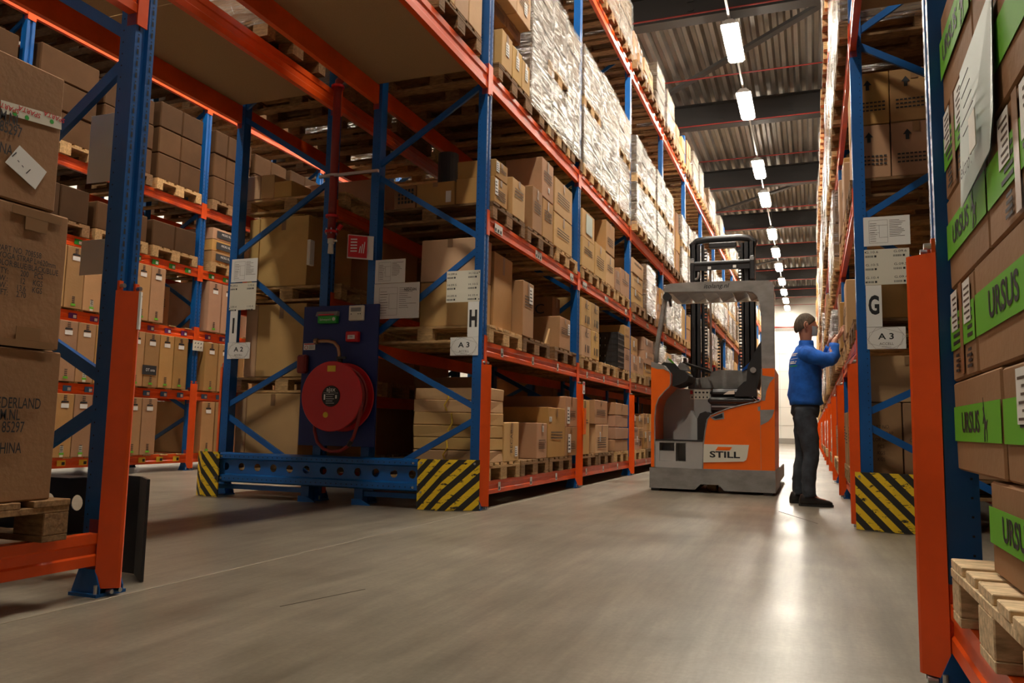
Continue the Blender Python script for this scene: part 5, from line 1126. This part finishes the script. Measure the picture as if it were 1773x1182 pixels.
def place(me,name,par=PE):
    o=bpy.data.objects.new(name,me); link(o,par,(0,0,0)); 
    return o
# pose (world): facing +X and a little away, near shoulder (right arm) at small y
def build_body(k,grow=0,part='all'):
    pass
sk=SK(); g=0
pel=sk.p(-.06,8.0,.95,(.085,.085)); ch=sk.p(-.06,8.0,1.15,(.085,.09),pel); tx=sk.p(-.05,8.0,1.34,(.085,.10),ch); nk=sk.p(-.05,8.0,1.47,.055,tx); n2=sk.p(-.045,8.0,1.54,.052,nk); 
hd=sk.p(-.045,8.0,1.62,.072,n2); h2=sk.p(-.045,8.0,1.71,.078,hd); sk.p(-.045,8.0,1.755,.055,h2)
def arm(sy,el,wr,hand):
    s1=sk.p(-.04,8.0+sy*.11,1.385,.05,tx); s2=sk.p(-.01,8.0+sy*.165,1.38,.045,s1); e=sk.p(*el,.04,s2); m=sk.p((el[0]+wr[0])/2,(el[1]+wr[1])/2,(el[2]+wr[2])/2,.035,e); w_=sk.p(*wr,.026,m); 
    W=Vector(wr);H=Vector(hand);d=(H-W).normalized(); side=Vector((0,1,0)); side=(side-d*side.dot(d)).normalized(); nrm=d.cross(side)*(1 if sy<0 else 1)
    pc=W+d*.05; c=sk.p(*pc,(.030,.018),w_); kn=W+d*.085; kk=sk.p(*kn,(.034,.016),c)
    for j,(off,L) in enumerate(((-.030,.068),(-.010,.078),(.011,.074),(.031,.058))):
        a=kn+side*off+d*.012; i0=sk.p(*a,.0095,kk); b_=a+d*L*.45+nrm*.006; i1=sk.p(*b_,.0088,i0); c_=b_+d*L*.3+nrm*.016; i2=sk.p(*c_,.008,i1); dd=c_+d*L*.18+nrm*.02; sk.p(*dd,.0068,i2)
    t0=W+d*.035+side*(-.028*-sy if False else -.03); j0=sk.p(*t0,.012,c); t1=t0+d*.03+side*-.022+nrm*.01; j1=sk.p(*t1,.0105,j0); t2=t1+d*.028+side*-.004+nrm*.012; sk.p(*t2,.008,j1)
arm(-1,(.165,7.80,1.335),(.205,7.88,1.525),(.275,7.93,1.60)); arm(1,(.13,8.22,1.36),(.175,8.10,1.54),(.26,8.06,1.60))
def leg(sy,hip,knee,ank,toe):
    h_=sk.p(*hip,.07,pel); t_=sk.p((hip[0]+knee[0])/2,(hip[1]+knee[1])/2,(hip[2]+knee[2])/2,.062,h_); k_=sk.p(*knee,.046,t_); c_=sk.p(knee[0]*.6+ank[0]*.4-.015,knee[1]*.6+ank[1]*.4,knee[2]*.6+ank[2]*.4,.042,k_); a_=sk.p(*ank,.036,c_); f_=sk.p((ank[0]+toe[0])/2,(ank[1]+toe[1])/2,.05,.034,a_); sk.p(*toe,.028,f_)
legs=((-1,(-.06,7.91,.88),(-.015,7.88,.48),(-.045,7.86,.10),(.11,7.87,.04)),(1,(-.075,8.09,.88),(-.085,8.13,.48),(-.135,8.15,.10),(.01,8.19,.04)))
for a in legs: leg(*a)
loc=lambda me: me
off=lambda vs: [tuple(Vector(v)-PO) for v in vs]
bm_=skin_mesh(off(sk.v),sk.e,sk.r,0,2,'skin','body')
# shape the head: skull, nose, chin, ears by displacing vertices
body=place(bm_,'body')
HC=Vector((-.045,8.0,1.675))-PO
yaw_h=math.radians(14); fdir=Vector((math.cos(yaw_h),math.sin(yaw_h),0)); sdir=Vector((-math.sin(yaw_h),math.cos(yaw_h),0))
def head_mesh():
    mb=MB(); nu,nv=32,24; vs=[]
    for j in range(nv+1):
        ph=math.pi*j/nv
        for i in range(nu):
            th=2*math.pi*i/nu; f=math.sin(ph)*math.cos(th); s=math.sin(ph)*math.sin(th); z=math.cos(ph)
            rx=.098; ry=.076; rz=.118
            p=Vector((f*rx,s*ry,z*rz))
            if z<0 and f>0: p.x*=1-.12*(-z); p.y*=1-.30*(-z)
            if z<-.2 and f<.0: p.x*=.75
            # nose
            d=math.exp(-((p.y/.014)**2)-(((p.z+.008)/.026)**2)); 
            if f>.5: p.x+=.024*d*(1.0 if p.z<.012 else .7)
            # eye sockets
            for sy in (-1,1):
                d=math.exp(-(((p.y-sy*.031)/.017)**2)-(((p.z-.018)/.012)**2)); 
                if f>.4: p.x-=.010*d
            if f>.5: p.x+=.006*math.exp(-((p.z-.036)/.010)**2)*(abs(p.y)<.05)
            if f>.5: p.x+=.010*math.exp(-(((p.z+.095)/.018)**2)-((p.y/.022)**2)); p.x-=.006*math.exp(-(((p.z+.052)/.006)**2)-((p.y/.028)**2))
            vs.append(HC+fdir*p.x+sdir*p.y+Vector((0,0,p.z)))
    fs=[(j*nu+i,j*nu+(i+1)%nu,(j+1)*nu+(i+1)%nu,(j+1)*nu+i) for j in range(nv) for i in range(nu)]; mb.add([tuple(v) for v in vs],fs)
    for sy in (-1,1):   # ears
        c=HC+sdir*sy*.076+fdir*-.008+Vector((0,0,.0)); e=[c+fdir*(.017*math.cos(t)-.006)+Vector((0,0,.032*math.sin(t)))+sdir*sy*.010*(1 if math.cos(t)<0 else .2) for t in [2*math.pi*k/14 for k in range(15)]]; mb.tube([tuple(x) for x in e],.006,6,cap=False); mb.tube([tuple(c+Vector((0,0,-.02))),tuple(c+sdir*sy*.006+Vector((0,0,.02)))],.012,8)
    return mb
def child(mb,name,mat,sm=True):
    o=bpy.data.objects.new(name,mb.data(name,[mat],sm)); link(o,PE,(0,0,0)); return o
child(head_mesh(),'head','skin')
for sy in (-1,1):
    c=HC+fdir*.080+sdir*sy*.031+Vector((0,0,.018)); m_=MB(); m_.tube([tuple(c),tuple(c+fdir*.006)],[.010,.004],12); child(m_,'eye','white'); m_=MB(); m_.tube([tuple(c+fdir*.0055),tuple(c+fdir*.0075)],.0042,10); child(m_,'iris','ink')
# hair cap
mb=MB(); nu,nv=32,14; vs=[]
for j in range(nv+1):
    for i in range(nu):
        th=2*math.pi*i/nu; back=(1-math.cos(th))/2; lim=math.radians(62+back*62); ph=lim*j/nv
        f=math.sin(ph)*math.cos(th);s=math.sin(ph)*math.sin(th);z=math.cos(ph); k=1.06+.02*math.sin(9*th+3*ph)*math.sin(ph)
        if j==nv: k=1.0
        p=HC+fdir*(f*.100*k)+sdir*(s*.079*k)+Vector((0,0,z*.121*k)); vs.append(tuple(p))
mb.add(vs,[(j*nu+i,j*nu+(i+1)%nu,(j+1)*nu+(i+1)%nu,(j+1)*nu+i) for j in range(nv) for i in range(nu)]); child(mb,'hair','hair')
# face mask
mb=MB(); vs=[]; nu,nv=14,8
for j in range(nv+1):
    for i in range(nu+1):
        a=-1.15+2.3*i/nu; zz_=-.005-.085*j/nv; bul=.112-.012*abs(zz_+.05)/.05+.006*math.sin(j*2.1)*.4
        vs.append(tuple(HC+fdir*(math.cos(a)*bul)+sdir*(math.sin(a)*.079*(1-.25*j/nv))+Vector((0,0,zz_))))
mb.add(vs,[(j*(nu+1)+i,j*(nu+1)+i+1,(j+1)*(nu+1)+i+1,(j+1)*(nu+1)+i) for j in range(nv) for i in range(nu)]); child(mb,'face_mask','mask')
# clothes: lofted rings with folds
rf=random.Random(3)
def loft(mb,rings,n=22,fold=.004,capa=True,capb=True):
    """rings: (centre, axis, rx, ry, up)"""
    b0=len(mb.v); vs=[]; prev=None
    for i,(c,ax,ra,rb,ref) in enumerate(rings):
        ax=Vector(ax).normalized(); u=Vector(ref); u=(u-ax*u.dot(ax)).normalized(); v=ax.cross(u)
        for k in range(n):
            t=2*math.pi*k/n; d=fold*(math.sin(3*t+i*1.7)+.7*math.sin(5*t-i*2.3)+.5*rf.uniform(-1,1)); vs.append(tuple(Vector(c)-PO+u*(ra+d)*math.cos(t)+v*(rb+d)*math.sin(t)))
    m=len(rings); fs=[(i*n+k,i*n+(k+1)%n,(i+1)*n+(k+1)%n,(i+1)*n+k) for i in range(m-1) for k in range(n)]
    if capa: fs.append(tuple(range(n)))
    if capb: fs.append(tuple((m-1)*n+k for k in range(n)))
    mb.add(vs,fs)
def along(pts,radii,k=3):
    out=[]; P=[Vector(p) for p in pts]
    for i in range(len(P)-1):
        for q in range(k):
            t=q/k; out.append((P[i].lerp(P[i+1],t),radii[i]*(1-t)+radii[i+1]*t))
    out.append((P[-1],radii[-1])); r=[]
    for i,(p,ra) in enumerate(out):
        d=(out[min(i+1,len(out)-1)][0]-out[max(i-1,0)][0]); r.append((p,d,ra,ra,(0,1,0)))
    return r
FD=(1,.25,0)
jm=MB(); R_=[]
for z,x,ra,rb in ((.925,-.055,.135,.165),(.94,-.055,.150,.18),(.965,-.057,.148,.178),(1.02,-.06,.150,.178),(1.09,-.062,.148,.175),(1.16,-.06,.145,.176),(1.23,-.058,.143,.182),(1.30,-.055,.142,.19),(1.36,-.05,.138,.195),(1.41,-.045,.125,.185),(1.445,-.045,.10,.150),(1.475,-.048,.080,.105),(1.50,-.048,.068,.075),(1.535,-.046,.066,.070)):
    R_.append(((x,8.0,z),(0,0,1),ra,rb,FD))
loft(jm,R_,30,.005,True,True)
for sy,el,wr in ((-1,(.165,7.80,1.335),(.200,7.868,1.485)),(1,(.13,8.22,1.36),(.168,8.12,1.495))):
    loft(jm,along([(-.05,8.0+sy*.10,1.395),(-.02,8+sy*.165,1.385),(.07,8+sy*.20 if sy>0 else 7.80,1.35),el,(el[0]+.028,(el[1]+wr[1])/2,(el[2]*.7+wr[2]*.3)),wr],[.085,.078,.068,.062,.055,.042]),18,.0045)
child(jm,'jacket','fabricblue')
tm=MB(); loft(tm,[((-.062,8.0,z),(0,0,1),ra,rb,FD) for z,ra,rb in ((1.0,.122,.150),(.95,.125,.155),(.90,.126,.162),(.85,.124,.165),(.81,.105,.15))],26,.003)
for sy,hip,knee,ank,toe in legs:
    yo=8.0+sy*.078
    loft(tm,along([(-.06,yo,.90),(hip[0],yo+sy*.01,.80),((hip[0]*.5+knee[0]*.5),(hip[1]+knee[1])/2,.64),knee,(knee[0]*.5+ank[0]*.5-.012,(knee[1]+ank[1])/2,.29),(ank[0],ank[1],.15),(ank[0]+.008,ank[1],.085)],[.095,.098,.088,.070,.066,.058,.060],4),18,.004)
child(tm,'jeans','jeans')
for sy,hip,knee,ank,toe in legs:
    d=Vector((toe[0]-ank[0],toe[1]-ank[1],0)).normalized(); s=Vector((-d.y,d.x,0)); mb=MB(); A=Vector((ank[0],ank[1],0))
    prof=[(-.085,.030,.06),(-.07,.040,.105),(-.02,.044,.125),(.03,.045,.105),(.08,.047,.080),(.13,.048,.066),(.175,.042,.056),(.20,.025,.042)]; n=14; vs=[]
    for (l,w_,h) in prof:
        for k in range(n):
            t=2*math.pi*k/n; yy=math.cos(t)*w_; zz_=max(.012,.012+(math.sin(t)*.5+.5)*(h-.012)) if math.sin(t)>-.4 else .012
            vs.append(tuple(A+d*l+s*yy+Vector((0,0,zz_))-PO))
    fs=[(i*n+k,i*n+(k+1)%n,(i+1)*n+(k+1)%n,(i+1)*n+k) for i in range(len(prof)-1) for k in range(n)]+[tuple(range(n)),tuple((len(prof)-1)*n+k for k in range(n))]
    mb.add(vs,fs); sh=child(mb,'shoe','shoe'); m_=MB(); out=[(-.09,.0),(-.075,.038),(-.02,.044),(.08,.05),(.15,.05),(.195,.03),(.21,0),(.195,-.03),(.15,-.05),(.08,-.05),(-.02,-.044),(-.075,-.038)]
    pts=[A+d*a+s*b_-PO for a,b_ in out]; m_.prism([(p.x,p.y) for p in pts],2,.001,.022); q=bpy.data.objects.new('sole',m_.data('sole',['plasticblack'])); link(q,sh)
# back print on the jacket
bn=Vector((-.75,-.66,0)).normalized(); bx=Vector((-bn.y,bn.x,0)); bx=Vector((.66,-.75,0)); bo=Vector((-.165,7.90,1.33))
def stick(px,pz):
    return bo+bx*px+Vector((0,0,pz))
jk=[o for o in PE.children if o.name.startswith('jacket')][0]; me=jk.data
from mathutils.bvhtree import BVHTree
bv=BVHTree.FromPolygons([v.co for v in me.vertices],[tuple(p.vertices) for p in me.polygons])
def proj_strip(mb,a0,a1,z0,z1,nseg=8):
    rows=[]
    for i in range(nseg+1):
        a=a0+(a1-a0)*i/nseg; col=[]
        for z in (z0,z1):
            src=Vector((-.055,8.0,z))-PO; dr=Vector((math.cos(a),math.sin(a),0)); hit=bv.ray_cast(src+dr*.6,-dr)
            p=hit[0] if hit[0] else src+dr*.16; col.append(p+dr*.004)
        rows.append(col)
    vs=[tuple(p) for c in rows for p in c]; mb.add(vs,[(2*i,2*i+1,2*i+3,2*i+2) for i in range(nseg)])
A_=math.radians(222); mb=MB(); 
for q,(a,b_,z) in enumerate(((-.38,.42,1.40),(-.38,.30,1.385),(-.42,.45,1.355),(-.38,.36,1.325),(-.36,.30,1.31))): proj_strip(mb,A_+a,A_+b_,z,z+(.009 if q!=2 else .004))
child(mb,'back_print','white',False); mb=MB(); proj_strip(mb,A_-.38,A_+.4,1.283,1.292); child(mb,'back_print','greentag',False)
# carton in the hands
carton(.285,.62,7.82,8.04,1.514,1.66,'small carton the man is touching on the first shelf of rack G','-x','carton','cartons in rack G')

for o in bpy.data.objects:
    n=o.name.split('.')[0]
    if n in ('slot_row','printing','barcode','hole_row','lift_chain','energy_chain','rib_grid','printed_table','coiled_hose','hexagon_outline','back_print','slit','label_print','handwriting'): o['kind']='stuff'
